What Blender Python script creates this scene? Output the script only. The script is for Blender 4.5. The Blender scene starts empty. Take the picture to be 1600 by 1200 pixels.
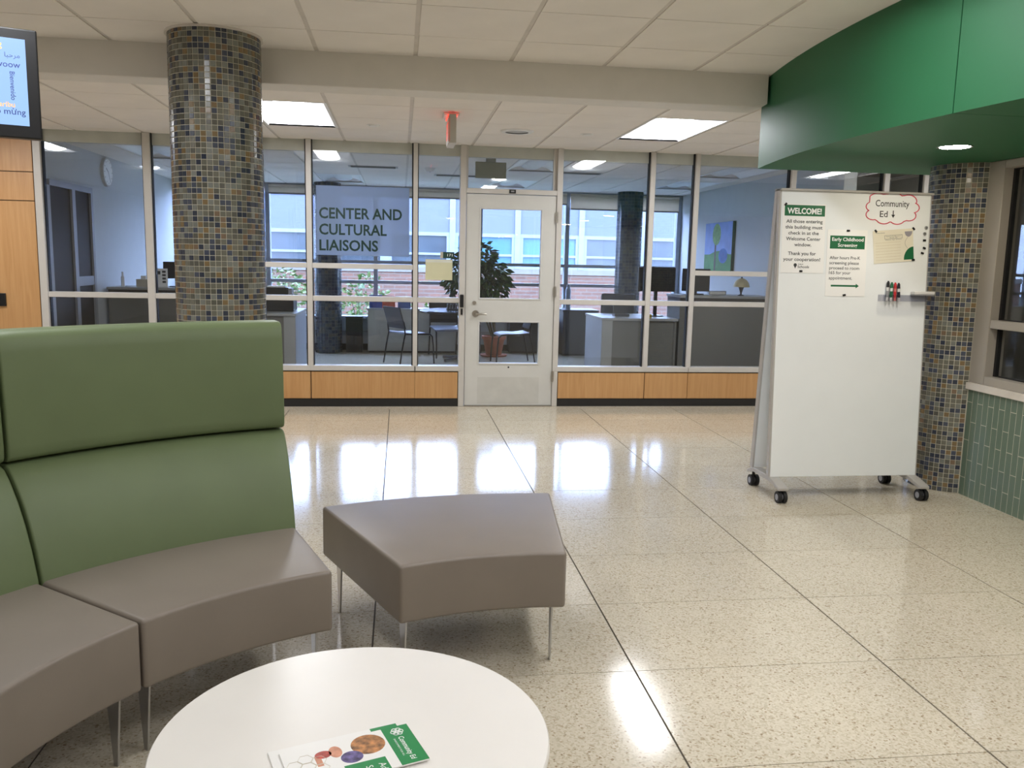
import bpy, bmesh, math, random
from mathutils import Vector, Matrix
random.seed(7)
R = math.radians
SC = bpy.context.scene
COL = SC.collection

# ------------------------------------------------------------------ camera
cam_d = bpy.data.cameras.new('camera'); cam = bpy.data.objects.new('camera', cam_d); COL.objects.link(cam)
SC.camera = cam
YAW, PITCH, ROLL, FPX, CAMH = .13195883, .14490468, .02159582, 1330.28, 1.47664
def cam_matrix():
    cy, sy, cp, sp = math.cos(YAW), math.sin(YAW), math.cos(PITCH), math.sin(PITCH)
    fwd = Vector((sy*cp, cy*cp, -sp)); right = Vector((cy, -sy, 0)); up = right.cross(fwd)
    c, s = math.cos(ROLL), math.sin(ROLL)
    r = c*right + s*up; u = -s*right + c*up; b = -fwd
    return Matrix(((r.x, u.x, b.x, 0), (r.y, u.y, b.y, 0), (r.z, u.z, b.z, CAMH), (0, 0, 0, 1)))
cam.matrix_world = cam_matrix()
cam_d.sensor_fit = 'HORIZONTAL'; cam_d.sensor_width = 36.0; cam_d.lens = FPX/1600*36.0
cam_d.clip_start = .05; cam_d.clip_end = 300

# ------------------------------------------------------------------ world, exposure
W = bpy.data.worlds.new('daylight'); SC.world = W; W.use_nodes = True
bg = W.node_tree.nodes['Background']; bg.inputs[0].default_value = (.44, .585, 1.0, 1); bg.inputs[1].default_value = 14.5
SC.view_settings.view_transform = 'Standard'; SC.view_settings.look = 'None'
SC.view_settings.exposure = 0.34; SC.view_settings.gamma = 1.0; SC.view_settings.use_curve_mapping = False
LENS_ON, LENS_NEAR = 31.0, 22.5
DOWNLIGHT_W = 85.0

# ------------------------------------------------------------------ materials
MATS = {}
def lin(c):
    return tuple(((v/255)/12.92 if v/255 <= .04045 else ((v/255+.055)/1.055)**2.4) for v in c)
def mat(name, rgb, rough=.5, metal=0.0, var=.06, scale=8.0, bump=0.0, bscale=120.0, coat=0.0, emit=None, es=0.0, spec=.5):
    """procedural principled material: base colour with a little noise, optional fine relief"""
    if name in MATS: return MATS[name]
    m = bpy.data.materials.new(name); m.use_nodes = True; nt = m.node_tree; N = nt.nodes; L = nt.links
    p = N['Principled BSDF']
    p.inputs['Roughness'].default_value = rough; p.inputs['Metallic'].default_value = metal
    p.inputs['Specular IOR Level'].default_value = spec
    if coat: p.inputs['Coat Weight'].default_value = coat; p.inputs['Coat Roughness'].default_value = .08
    c = lin(rgb)
    tc = N.new('ShaderNodeTexCoord'); nz = N.new('ShaderNodeTexNoise'); nz.inputs['Scale'].default_value = scale
    nz.inputs['Detail'].default_value = 4
    L.new(tc.outputs['Object'], nz.inputs['Vector'])
    rp = N.new('ShaderNodeValToRGB')
    rp.color_ramp.elements[0].position = .3; rp.color_ramp.elements[1].position = .7
    rp.color_ramp.elements[0].color = tuple(max(0, v*(1-var)) for v in c)+(1,)
    rp.color_ramp.elements[1].color = tuple(min(1, v*(1+var)) for v in c)+(1,)
    L.new(nz.outputs['Fac'], rp.inputs['Fac']); L.new(rp.outputs['Color'], p.inputs['Base Color'])
    if bump:
        n2 = N.new('ShaderNodeTexNoise'); n2.inputs['Scale'].default_value = bscale; n2.inputs['Detail'].default_value = 3
        L.new(tc.outputs['Object'], n2.inputs['Vector'])
        b = N.new('ShaderNodeBump'); b.inputs['Strength'].default_value = bump; b.inputs['Distance'].default_value = .002
        L.new(n2.outputs['Fac'], b.inputs['Height']); L.new(b.outputs['Normal'], p.inputs['Normal'])
    if emit:
        p.inputs['Emission Color'].default_value = lin(emit)+(1,); p.inputs['Emission Strength'].default_value = es
    MATS[name] = m
    return m
def mat_terrazzo():
    m = bpy.data.materials.new('terrazzo'); m.use_nodes = True; nt = m.node_tree; N = nt.nodes; L = nt.links
    p = N['Principled BSDF']
    geo = N.new('ShaderNodeNewGeometry'); oi = N.new('ShaderNodeObjectInfo')
    v = N.new('ShaderNodeTexVoronoi'); v.inputs['Scale'].default_value = 150; v.inputs['Randomness'].default_value = 1
    L.new(geo.outputs['Position'], v.inputs['Vector'])
    sep = N.new('ShaderNodeSeparateColor'); L.new(v.outputs['Color'], sep.inputs['Color'])
    r1 = N.new('ShaderNodeValToRGB'); r1.color_ramp.interpolation = 'CONSTANT'
    e = r1.color_ramp.elements
    e[0].position = 0; e[0].color = lin((208, 198, 177))+(1,)
    e[1].position = .40; e[1].color = lin((197, 187, 165))+(1,)
    for pos, c in ((.62, (213, 204, 185)), (.82, (190, 179, 156)), (.93, (177, 162, 137)), (.98, (158, 141, 117))):
        q = e.new(pos); q.color = lin(c)+(1,)
    L.new(sep.outputs['Red'], r1.inputs['Fac'])
    nz = N.new('ShaderNodeTexNoise'); nz.inputs['Scale'].default_value = 1.2; nz.inputs['Detail'].default_value = 5
    L.new(geo.outputs['Position'], nz.inputs['Vector'])
    mr = N.new('ShaderNodeMapRange'); mr.inputs['From Min'].default_value = .3; mr.inputs['From Max'].default_value = .7
    mr.inputs['To Min'].default_value = .9; mr.inputs['To Max'].default_value = 1.04
    L.new(nz.outputs['Fac'], mr.inputs['Value'])
    m2 = N.new('ShaderNodeMapRange'); m2.inputs['To Min'].default_value = .955; m2.inputs['To Max'].default_value = 1.03
    L.new(oi.outputs['Random'], m2.inputs['Value'])
    mu = N.new('ShaderNodeMath'); mu.operation = 'MULTIPLY'
    L.new(mr.outputs['Result'], mu.inputs[0]); L.new(m2.outputs['Result'], mu.inputs[1])
    mx = N.new('ShaderNodeVectorMath'); mx.operation = 'SCALE'
    L.new(r1.outputs['Color'], mx.inputs[0]); L.new(mu.outputs[0], mx.inputs['Scale'])
    L.new(mx.outputs['Vector'], p.inputs['Base Color'])
    rr = N.new('ShaderNodeMapRange'); rr.inputs['To Min'].default_value = .085; rr.inputs['To Max'].default_value = .15
    L.new(nz.outputs['Fac'], rr.inputs['Value']); L.new(rr.outputs['Result'], p.inputs['Roughness'])
    p.inputs['IOR'].default_value = 1.5
    MATS['terrazzo'] = m
    return m
def mat_wood(name, rgb, rgb2, vert=False):
    m = bpy.data.materials.new(name); m.use_nodes = True; nt = m.node_tree; N = nt.nodes; L = nt.links
    p = N['Principled BSDF']; p.inputs['Roughness'].default_value = .42
    geo = N.new('ShaderNodeNewGeometry'); mp = N.new('ShaderNodeMapping')
    mp.inputs['Scale'].default_value = (40, 40, 2.2) if vert else (3, 40, 30)
    L.new(geo.outputs['Position'], mp.inputs['Vector'])
    nz = N.new('ShaderNodeTexNoise'); nz.inputs['Scale'].default_value = 1.0; nz.inputs['Detail'].default_value = 6; nz.inputs['Distortion'].default_value = .6
    L.new(mp.outputs['Vector'], nz.inputs['Vector'])
    rp = N.new('ShaderNodeValToRGB'); rp.color_ramp.elements[0].position = .3; rp.color_ramp.elements[1].position = .72
    rp.color_ramp.elements[0].color = lin(rgb2)+(1,); rp.color_ramp.elements[1].color = lin(rgb)+(1,)
    L.new(nz.outputs['Fac'], rp.inputs['Fac']); L.new(rp.outputs['Color'], p.inputs['Base Color'])
    MATS[name] = m
    return m
def mat_glass(name, tint=(.975, .985, .985), r0=.048, r1=.6):
    m = bpy.data.materials.new(name); m.use_nodes = True; nt = m.node_tree; N = nt.nodes; L = nt.links
    N.remove(N['Principled BSDF']); out = N['Material Output']
    t = N.new('ShaderNodeBsdfTransparent'); t.inputs[0].default_value = tint+(1,)
    g = N.new('ShaderNodeBsdfGlossy'); g.inputs['Roughness'].default_value = .0
    lw = N.new('ShaderNodeLayerWeight'); lw.inputs['Blend'].default_value = .5
    pw = N.new('ShaderNodeMath'); pw.operation = 'POWER'; pw.inputs[1].default_value = 4.0
    L.new(lw.outputs['Facing'], pw.inputs[0])
    nz = N.new('ShaderNodeTexNoise'); nz.inputs['Scale'].default_value = .8
    mr = N.new('ShaderNodeMapRange'); mr.inputs['To Min'].default_value = r0; mr.inputs['To Max'].default_value = r1
    L.new(pw.outputs[0], mr.inputs['Value'])
    mx = N.new('ShaderNodeMixShader'); L.new(mr.outputs['Result'], mx.inputs['Fac'])
    L.new(t.outputs[0], mx.inputs[1]); L.new(g.outputs[0], mx.inputs[2]); L.new(mx.outputs[0], out.inputs['Surface'])
    MATS[name] = m
    return m
def mat_brick(name, rgb1, rgb2, mortar):
    m = bpy.data.materials.new(name); m.use_nodes = True; nt = m.node_tree; N = nt.nodes; L = nt.links
    p = N['Principled BSDF']; p.inputs['Roughness'].default_value = .9
    geo = N.new('ShaderNodeNewGeometry'); mp = N.new('ShaderNodeMapping'); mp.inputs['Rotation'].default_value = (R(90), 0, 0)
    L.new(geo.outputs['Position'], mp.inputs['Vector'])
    b = N.new('ShaderNodeTexBrick'); b.inputs['Scale'].default_value = 1.0
    b.inputs['Brick Width'].default_value = .4; b.inputs['Row Height'].default_value = .13; b.inputs['Mortar Size'].default_value = .012
    b.inputs['Color1'].default_value = lin(rgb1)+(1,); b.inputs['Color2'].default_value = lin(rgb2)+(1,); b.inputs['Mortar'].default_value = lin(mortar)+(1,)
    L.new(mp.outputs['Vector'], b.inputs['Vector']); L.new(b.outputs['Color'], p.inputs['Base Color'])
    MATS[name] = m
    return m

TERR = mat_terrazzo()
JOINT = mat('joint_dark', (84, 76, 66), .8)
CEIL = mat('acoustic_tile', (236, 230, 223), .92, var=.03, scale=3, bump=.25, bscale=400)
TEE = mat('tee_bar_paint', (212, 205, 197), .6)
CEILDARK = mat('plenum', (80, 75, 70), .9)
PAINTW = mat('beam_paint', (222, 217, 209), .75, var=.02, bump=.05)
GREYWALL = mat('office_wall_paint', (196, 199, 200), .8, var=.02)
FRAME = mat('frame_enamel', (200, 195, 187), .38, var=.02)
DOORP = mat('door_enamel', (206, 204, 197), .42, var=.02)
GASKET = mat('black_gasket', (18, 18, 20), .6)
WOOD = mat_wood('maple_panel', (202, 156, 104), (188, 140, 88), vert=True)
BASEBLK = mat('rubber_base', (28, 26, 25), .55)
GLASS = mat_glass('clear_glass')
WGLASS = mat_glass('window_glass', (.98, .99, .99), .04, .6)
GREENP = mat('green_soffit_paint', (34, 101, 62), .55, var=.04, scale=2)
GROUT = mat('grout', (208, 202, 184), .85)
TILEG = mat('sage_ceramic_tile', (104, 122, 106), .3, var=.08, scale=5)
SILL = mat('stone_sill', (214, 206, 196), .5)
GREENV = mat('green_vinyl', (104, 119, 82), .48, var=.05, scale=5, bump=.12, bscale=700)
TAUPE = mat('taupe_vinyl', (130, 120, 110), .42, var=.04, scale=5, bump=.12, bscale=700)
CHROME = mat('brushed_steel', (190, 190, 192), .28, metal=1.0)
NICKEL = mat('satin_nickel', (176, 170, 160), .3, metal=1.0)
DARKMET = mat('dark_metal', (48, 46, 46), .4, metal=.6)
WHITELAM = mat('white_laminate', (236, 232, 226), .32, var=.01)
BOARDW = mat('whiteboard_glass', (246, 249, 249), .12, var=.008, coat=.3)
BOARDFR = mat('whiteboard_grey', (178, 174, 168), .4)
PAPER = mat('paper_white', (248, 247, 244), .55, var=.01)
CREAM = mat('paper_cream', (232, 226, 205), .6, var=.02)
PGREEN = mat('print_green', (22, 104, 62), .5, var=.03)
INK = mat('print_black', (34, 34, 36), .6)
INKGREY = mat('print_grey', (56, 58, 58), .6)
INKRED = mat('marker_red', (214, 66, 92), .5)
BLACKP = mat('black_plastic', (14, 14, 16), .38)
RUBBER = mat('caster_rubber', (26, 26, 28), .6)
GREYP = mat('grey_plastic', (150, 150, 152), .4)
WHITEP = mat('white_plastic', (226, 224, 220), .4)
SIGNDK = mat('sign_lettering', (8, 48, 38), .5)
LENS_M = mat('troffer_lens_lit', (255, 250, 240), .5, emit=(246, 248, 253), es=LENS_ON)
LENSN_M = mat('lobby_lens_lit', (255, 250, 240), .5, emit=(246, 248, 253), es=LENS_NEAR)
LENSOFF = mat('troffer_lens_off', (226, 228, 230), .5)
TROFF = mat('troffer_white', (240, 240, 240), .45, var=.01)

# ------------------------------------------------------------------ geometry helpers
def link(o, parent=None):
    COL.objects.link(o)
    if parent: o.parent = parent
    return o
def tag(o, label=None, cat=None, group=None, kind=None):
    if label: o['label'] = label
    if cat: o['category'] = cat
    if group: o['group'] = group
    if kind: o['kind'] = kind
    return o
def thing(name, label, cat, loc=(0, 0, 0), rz=0.0, group=None):
    o = bpy.data.objects.new(name, None); o.empty_display_size = .1; link(o)
    o.location = loc; o.rotation_euler = (0, 0, rz)
    return tag(o, label, cat, group)
def setting(name, label, parent=None):
    o = bpy.data.objects.new(name, None); o.empty_display_size = .1; link(o, parent)
    return tag(o, label, None, None, 'structure')

class MB:
    """collects shapes; build() links them as one mesh object"""
    def __init__(s): s.v = []; s.f = []; s.mi = []; s.cur = 0
    def add(s, vs, fs):
        n = len(s.v); s.v += [tuple(p) for p in vs]; s.f += [tuple(i+n for i in f) for f in fs]; s.mi += [s.cur]*len(fs)
        return s
    def box(s, x0, x1, y0, y1, z0, z1):
        if x0 > x1: x0, x1 = x1, x0
        if y0 > y1: y0, y1 = y1, y0
        if z0 > z1: z0, z1 = z1, z0
        return s.add([(x0, y0, z0), (x1, y0, z0), (x1, y1, z0), (x0, y1, z0), (x0, y0, z1), (x1, y0, z1), (x1, y1, z1), (x0, y1, z1)],
              [(3, 2, 1, 0), (4, 5, 6, 7), (0, 1, 5, 4), (1, 2, 6, 5), (2, 3, 7, 6), (3, 0, 4, 7)])
    def prism(s, poly, axis, a, b):
        """extrude a 2D polygon along axis: 'x' -> (y,z), 'y' -> (x,z), 'z' -> (x,y)"""
        n = len(poly)
        area = sum(poly[i][0]*poly[(i+1) % n][1]-poly[(i+1) % n][0]*poly[i][1] for i in range(n))
        if area < 0: poly = poly[::-1]
        if a > b: a, b = b, a
        put = {'x': lambda p, t: (t, p[0], p[1]), 'y': lambda p, t: (p[0], t, p[1]), 'z': lambda p, t: (p[0], p[1], t)}[axis]
        vs = [put(p, a) for p in poly]+[put(p, b) for p in poly]
        fs = [tuple(range(n-1, -1, -1)), tuple(range(n, 2*n))]+[(i, (i+1) % n, (i+1) % n+n, i+n) for i in range(n)]
        if axis == 'y': fs = [f[::-1] for f in fs]
        return s.add(vs, fs)
    def cyl(s, p0, p1, r0, r1=None, n=16, cap=True):
        r1 = r0 if r1 is None else r1
        p0 = Vector(p0); p1 = Vector(p1); d = (p1-p0).normalized()
        a = d.orthogonal().normalized(); b = d.cross(a)
        vs = [p0+(a*math.cos(2*math.pi*i/n)+b*math.sin(2*math.pi*i/n))*r0 for i in range(n)]
        vs += [p1+(a*math.cos(2*math.pi*i/n)+b*math.sin(2*math.pi*i/n))*r1 for i in range(n)]
        fs = [(i, (i+1) % n, (i+1) % n+n, i+n) for i in range(n)]
        if cap: fs += [tuple(range(n-1, -1, -1)), tuple(range(n, 2*n))]
        return s.add(vs, fs)
    def lathe(s, prof, c=(0, 0, 0), n=32, a0=0.0, a1=2*math.pi):
        """profile of (r,z) revolved about z through c"""
        full = abs(a1-a0-2*math.pi) < 1e-6; m = n if full else n+1; k = len(prof); vs = []; fs = []
        for i in range(m):
            t = a0+(a1-a0)*i/n
            vs += [(c[0]+r*math.cos(t), c[1]+r*math.sin(t), c[2]+z) for r, z in prof]
        for i in range(n):
            j = (i+1) % m
            for q in range(k-1): fs.append((i*k+q, j*k+q, j*k+q+1, i*k+q+1))
        return s.add(vs, fs)
    def tube(s, path, r, n=8, closed=False):
        P = [Vector(p) for p in path]; m = len(P); vs = []; fs = []
        up = None
        for i in range(m):
            d = (P[(i+1) % m]-P[i-1]) if closed else (P[min(i+1, m-1)]-P[max(i-1, 0)])
            d.normalize()
            if up is None: up = d.orthogonal().normalized()
            up = (up-d*up.dot(d)).normalized(); b = d.cross(up)
            rr = r[i] if isinstance(r, (list, tuple)) else r
            vs += [P[i]+(up*math.cos(2*math.pi*q/n)+b*math.sin(2*math.pi*q/n))*rr for q in range(n)]
        for i in range(m if closed else m-1):
            j = (i+1) % m
            for q in range(n): fs.append((i*n+q, i*n+(q+1) % n, j*n+(q+1) % n, j*n+q))
        if not closed: fs += [tuple(range(n-1, -1, -1)), tuple(range((m-1)*n, m*n))]
        return s.add(vs, fs)
    def mesh(s, name):
        me = bpy.data.meshes.new(name); me.from_pydata(s.v, [], s.f); me.validate(); me.update()
        return me
    def build(s, name, mats, parent=None, loc=(0, 0, 0), rot=(0, 0, 0), smooth=False, bevel=0.0, seg=2, kind=None, label=None):
        me = s.mesh(name)
        if not isinstance(mats, (list, tuple)): mats = [mats]
        for m in mats: me.materials.append(m)
        if len(mats) > 1:
            for p, i in zip(me.polygons, s.mi): p.material_index = i
        if smooth:
            for p in me.polygons: p.use_smooth = True
            me.set_sharp_from_angle(angle=R(40))
        o = bpy.data.objects.new(name, me); link(o, parent); o.location = loc; o.rotation_euler = rot
        if bevel:
            b = o.modifiers.new('bevel', 'BEVEL'); b.width = bevel; b.segments = seg; b.limit_method = 'ANGLE'; b.angle_limit = R(35)
            for p in me.polygons: p.use_smooth = True
            me.set_sharp_from_angle(angle=R(40)) if not seg > 2 else None
        if kind: o['kind'] = kind
        if label: o['label'] = label
        return o
def share(src, name, loc, parent=None, rot=None):
    o = bpy.data.objects.new(name, src.data); link(o, parent); o.location = loc
    if rot: o.rotation_euler = rot
    return o
def copy_tree(o, parent=None):
    c = o.copy(); COL.objects.link(c); c.parent = parent
    for ch in list(o.children): copy_tree(ch, c)
    return c
def text_geo(body, w=None, h=None, bold=0.0, align='L', rot=0.0):
    """verts (x,y) and faces of a line of lettering; scaled so the capitals/box are h high and w wide"""
    cu = bpy.data.curves.new('t', 'FONT'); cu.body = body; cu.offset = bold; cu.resolution_u = 3
    ob = bpy.data.objects.new('t', cu); COL.objects.link(ob)
    dg = bpy.context.evaluated_depsgraph_get(); dg.update()
    me = bpy.data.meshes.new_from_object(ob.evaluated_get(dg))
    vs = [(v.co.x, v.co.y) for v in me.vertices]; fs = [tuple(p.vertices) for p in me.polygons]
    bpy.data.objects.remove(ob); bpy.data.curves.remove(cu); bpy.data.meshes.remove(me)
    if not vs: return [], [], 0
    x0 = min(v[0] for v in vs); x1 = max(v[0] for v in vs)
    cap = .73
    sy = (h/cap) if h else None
    sx = (w/(x1-x0)) if w else None
    sx = sx or sy; sy = sy or sx
    vs = [((x-x0)*sx, y*sy) for x, y in vs]; wd = (x1-x0)*sx
    return vs, fs, wd
def lettering(name, lines, m, parent, place, bold=0.0, label='printed lettering'):
    """lines of (text, u, v_baseline, width or None, capheight or None, align); place(u,v) -> local xyz"""
    mb = MB()
    for ln in lines:
        t, u, v, w, h, al = ln
        vs, fs, wd = text_geo(t, w, h, bold)
        off = {'L': 0, 'C': -wd/2, 'R': -wd}[al]
        mb.add([place(u+off+x, v+y) for x, y in vs], fs)
    o = mb.build(name, m, parent)
    return o

# ================================================================== SETTING
D = 8.479            # plane of the glass partition
ZN, ZF = 2.7366, 2.568   # lobby ceiling, corridor/office ceiling
# ---- floor: dark bed with terrazzo panels on it
floor = MB().box(-6, 6.5, -4, 13.9, -.12, -.004).build('floor', JOINT)
tag(floor, 'cream speckled terrazzo floor laid in long panels with dark divider strips', kind='structure')
GX0, GSX, GY0, GSY = -.1032, .9565, 7.7189, .6098
pm = None
for i in range(-4, 6):
    for k in range(-1, 12):
        x0 = GX0+i*GSX; y1 = GY0-k*GSY
        if x0+GSX*.5 > 3.69 and y1-GSY*.5 < 5.1: continue
        if pm is None:
            pm = MB().box(.0035, GSX-.0035, -GSY+.0016, -.0016, -.006, 0).build('floor_panel', TERR, floor); pm.location = (x0, y1, 0)
        else: share(pm, 'floor_panel', (x0, y1, 0), floor)
# office floor and what lies out of view: one bed of the same terrazzo
MB().box(-6, 6.5, 8.33+.0016, 13.9, -.006, 0).build('office_slab', TERR, floor)
MB().box(-6, 3.69, -4, GY0-12*GSY, -.006, 0).build('entrance_slab', TERR, floor)
MB().box(-6, GX0-4*GSX, GY0-12*GSY, 8.33, -.006, 0).build('side_slab', TERR, floor)
MB().box(GX0+6*GSX, 6.5, 5.1, 8.33, -.006, 0).build('side_slab', TERR, floor)

# ---- ceiling
ceil = MB().box(-6, 6.5, -4, 5.75, ZN+.10, ZN+.2).box(-6, 6.5, 5.75, 13.95, ZF+.10, ZN+.2).build('ceiling', CEILDARK)
tag(ceil, 'suspended ceiling of off-white square acoustic tiles in a tee-bar grid', kind='structure')
T = .6096
NX0, NY0 = .09, 5.15      # lobby grid
FX0, FY0 = .0785, 7.72    # corridor + office grid
tile = MB().box(.0135, T-.0135, .0035, T-.0035, 0, .014).build('ceiling_tile', CEIL, ceil, bevel=.0015, seg=1)
tile.location = (NX0, NY0, ZN)
first = True
LIGHTS_FAR = [(-1.1407, 6.5008, 1), (1.9073, 6.5008, 1), (4.9553, 6.5008, 1), (-4.1887, 6.5008, 1)]
LIGHTS_OFF = [(-2.9695, 9.5488, 0), (-1.1407, 11.9872, 0), (1.2977, 9.5488, 0), (1.2977, 11.9872, 0), (3.7361, 9.5488, 0), (3.7361, 11.3776, 0)]
LIGHTS_NEAR = [(NX0-3*T, NY0-4*T, 2), (NX0+2*T, NY0-4*T, 2), (NX0-3*T, NY0-10*T, 2), (NX0+2*T, NY0-10*T, 2), (NX0-7*T, NY0-4*T, 2), (NX0+2*T, NY0-7*T, 2)]  # lobby lights out of view; the last one added to brighten the whiteboard
def in_light(x, y, L):
    return any(a-.05 < x < a+T-.05 and b-.05 < y < b+2*T-.05 for a, b, _ in L)
for i in range(-7, 4):
    for k in range(-3, 1):
        if i == 0 and k == 0: continue
        x, y = NX0+i*T, NY0+k*T
        if in_light(x, y, LIGHTS_NEAR): continue
        share(tile, 'ceiling_tile', (x, y, ZN), ceil)
for i in range(-7, 10):
    for k in range(-3, 10):
        x, y = FX0+i*T, FY0+k*T
        if in_light(x, y, LIGHTS_FAR+LIGHTS_OFF): continue
        if x > 4.7 and y > 8.4: continue
        share(tile, 'ceiling_tile', (x, y, ZF), ceil)
for i in range(-7, 5):
    MB().box(-.0135, .0135, NY0-3*T, 5.66, 0, .012).build('tee_bar', TEE, ceil, loc=(NX0+i*T, 0, ZN+.006))
for i in range(-7, 11):
    MB().box(-.0135, .0135, 5.89, 13.75, 0, .012).build('tee_bar', TEE, ceil, loc=(FX0+i*T, 0, ZF+.006))
CROSS = mat('cross_tee_shadow', (128, 120, 112), .8)  # dark colour painted for the thin shadow lines between tile rows
ct0 = MB().box(.0135, T-.0135, -.0036, .0036, 0, .01).build('cross_shadow_strip', CROSS, ceil, loc=(NX0, NY0, ZN+.0025))
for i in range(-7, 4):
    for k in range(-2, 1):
        if i or k: share(ct0, 'cross_shadow_strip', (NX0+i*T, NY0+k*T, ZN+.0025), ceil)
for i in range(-7, 8):
    for k in range(-2, 10):
        x, y = FX0+i*T, FY0+k*T
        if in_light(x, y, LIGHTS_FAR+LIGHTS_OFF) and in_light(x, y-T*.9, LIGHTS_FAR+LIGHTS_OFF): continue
        share(ct0, 'cross_shadow_strip', (x, y, ZF+.0025), ceil)
# the rest of the lobby ceiling, behind the camera: flush slabs around the lights
def slab_with_holes(x0, x1, y0, y1, holes, z):
    xs = sorted({x0, x1, *[h[0] for h in holes], *[h[0]+T for h in holes]}); ys = sorted({y0, y1, *[h[1] for h in holes], *[min(y1, h[1]+2*T) for h in holes]})
    mb = MB()
    for a, b in zip(xs, xs[1:]):
        for c, d in zip(ys, ys[1:]):
            if any(h[0]-1e-4 <= a and b <= h[0]+T+1e-4 and h[1]-1e-4 <= c and d <= h[1]+2*T+1e-4 for h in holes): continue
            if b-a > 1e-5 and d-c > 1e-5: mb.box(a, b, c, d, z, z+.012)
    return mb
slab_with_holes(-6, 3.69, -4, NY0-3*T, LIGHTS_NEAR, ZN).build('rear_ceiling_field', CEIL, ceil)

# ---- ceiling beam
bm_ = MB().prism([(2.44, ZN+.1), (2.44, 2.548), (2.40, 2.524), (-6, 2.535), (-6, ZN+.1)], 'y', 5.66, 5.89)
beam = bm_.build('ceiling_beam', PAINTW, bevel=.004, seg=1)
tag(beam, 'painted plaster beam crossing the lobby ceiling in front of the corridor', kind='structure')

# ---- outer walls
def wall(name, mb, m, label):
    o = mb.build(name, m); tag(o, label, kind='structure'); return o
LOBW = mat('lobby_wall_paint', (226, 222, 216), .8, var=.02)
wall('wall_left', MB().box(-6.15, -6, -4, D, 0, 2.85), LOBW, 'painted lobby wall at the far left')
wall('wall_back', MB().box(-6.15, 6.65, -4.15, -4, 0, 2.85), LOBW, 'painted lobby wall behind the seating')
wall('wall_corridor_end', MB().box(6.5, 6.65, 5.3, 11, 0, 2.85), LOBW, 'painted wall at the end of the corridor')
wall('wall_office_left', MB().box(-3.56, -3.42, D+.08, 13.9, 0, 2.85), GREYWALL, 'grey painted office side wall with the clock')
wall('wall_office_right', MB().box(4.58, 4.72, D+.08, 13.9, 0, 2.85), GREYWALL, 'grey painted office side wall with the tree picture')
wall('wall_side_room', MB().box(4.72, 6.5, 10.9, 11.0, 0, 2.85), GREYWALL, 'wall of the dim room beside the office')
wall('wall_header', MB().box(-3.42, 4.58, D+.05, D+.12, 2.462, ZF+.02), mat('header_grey', (196, 196, 186), .7), 'grey header strip behind the top of the glass partition')

# wood panelling left of the glass
ww = MB().box(-6, -3.33, D+.006, D+.1, 0, ZF+.02).build('wall_wood', JOINT); tag(ww, 'maple wood panelling on the wall left of the glass partition', kind='structure')
for z0, z1 in ((.1, 1.912), (1.92, 2.172), (2.18, ZF)):
    MB().box(-4.66, -3.332, D-.012, D+.008, z0, z1).build('wood_panel', WOOD, ww)
    MB().box(-6, -4.666, D-.012, D+.008, z0, z1).build('wood_panel', WOOD, ww)
MB().box(-6, -3.332, D-.008, D+.008, 0, .09).build('base_strip', BASEBLK, ww)

# ---- glass partition
gw = setting('wall_glass', 'glazed partition of pale metal frames over maple panels between corridor and office')
MULL = [(-3.325, -3.259), (-2.37, -2.304), (-1.36, -1.30), (-.895, -.844), (.122, .166), (2.479, 2.529), (2.943, 2.99), (3.959, 4.014), (4.978, 5.035), (5.42, 5.47), (6.43, 6.5)]
for a, b in MULL:
    MB().box(a, b, D-.012, D+.10, .36, ZF).build('mullion', FRAME, gw, bevel=.003, seg=1)
    MB().box(a-.012, a, D+.02, D+.075, .41, ZF).box(b, b+.008, D+.02, D+.075, .41, ZF).build('gasket', GASKET, gw)
BAYS = [(-3.259, -2.37, 0), (-2.304, -1.36, 0), (-1.30, -.895, 1), (-.844, .122, 1), (.166, .577, 0), (1.589, 2.479, 0), (2.529, 2.943, 0), (2.99, 3.959, 1), (4.014, 4.978, 1), (5.035, 5.42, 0), (5.47, 6.43, 0)]
for n, (a, b, two) in enumerate(BAYS):
    e = .0
    MB().box(a, b, D-.008, D+.09, 1.041, 1.091).build('rail', FRAME, gw, bevel=.003, seg=1)
    cuts = [(.41, 1.041), (1.091, ZF)]
    if two:
        MB().box(a, b, D-.008, D+.09, 1.357, 1.407).build('rail', FRAME, gw, bevel=.003, seg=1)
        cuts = [(.41, 1.041), (1.091, 1.357), (1.407, ZF)]
    for z0, z1 in cuts:
        MB().box(a, b, D+.045, D+.051, z0, z1).build('pane', GLASS, gw)
    MB().box(a-.03, b+.03, D-.02, D+.10, .359, .41).build('sill', FRAME, gw, bevel=.003, seg=1)
    xa = a-.025 if n else a-.06; xb = b+.025
    if n == 4: xb = .574
    if n == 5: xa = 1.592
    MB().box(xa+.004, xb-.004, D-.012, D+.012, .083, .348).build('wood_panel', WOOD, gw, bevel=.001, seg=1)
MB().box(-3.325, .577, D+.012, D+.09, .0, .36).box(1.589, 6.5, D+.012, D+.09, 0, .36).build('backing', BASEBLK, gw)
MB().box(-3.325, .575, D-.006, D+.012, 0, .078).build('base_strip', BASEBLK, gw)
MB().box(1.591, 6.5, D-.006, D+.012, 0, .078).build('base_strip', BASEBLK, gw)
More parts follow.
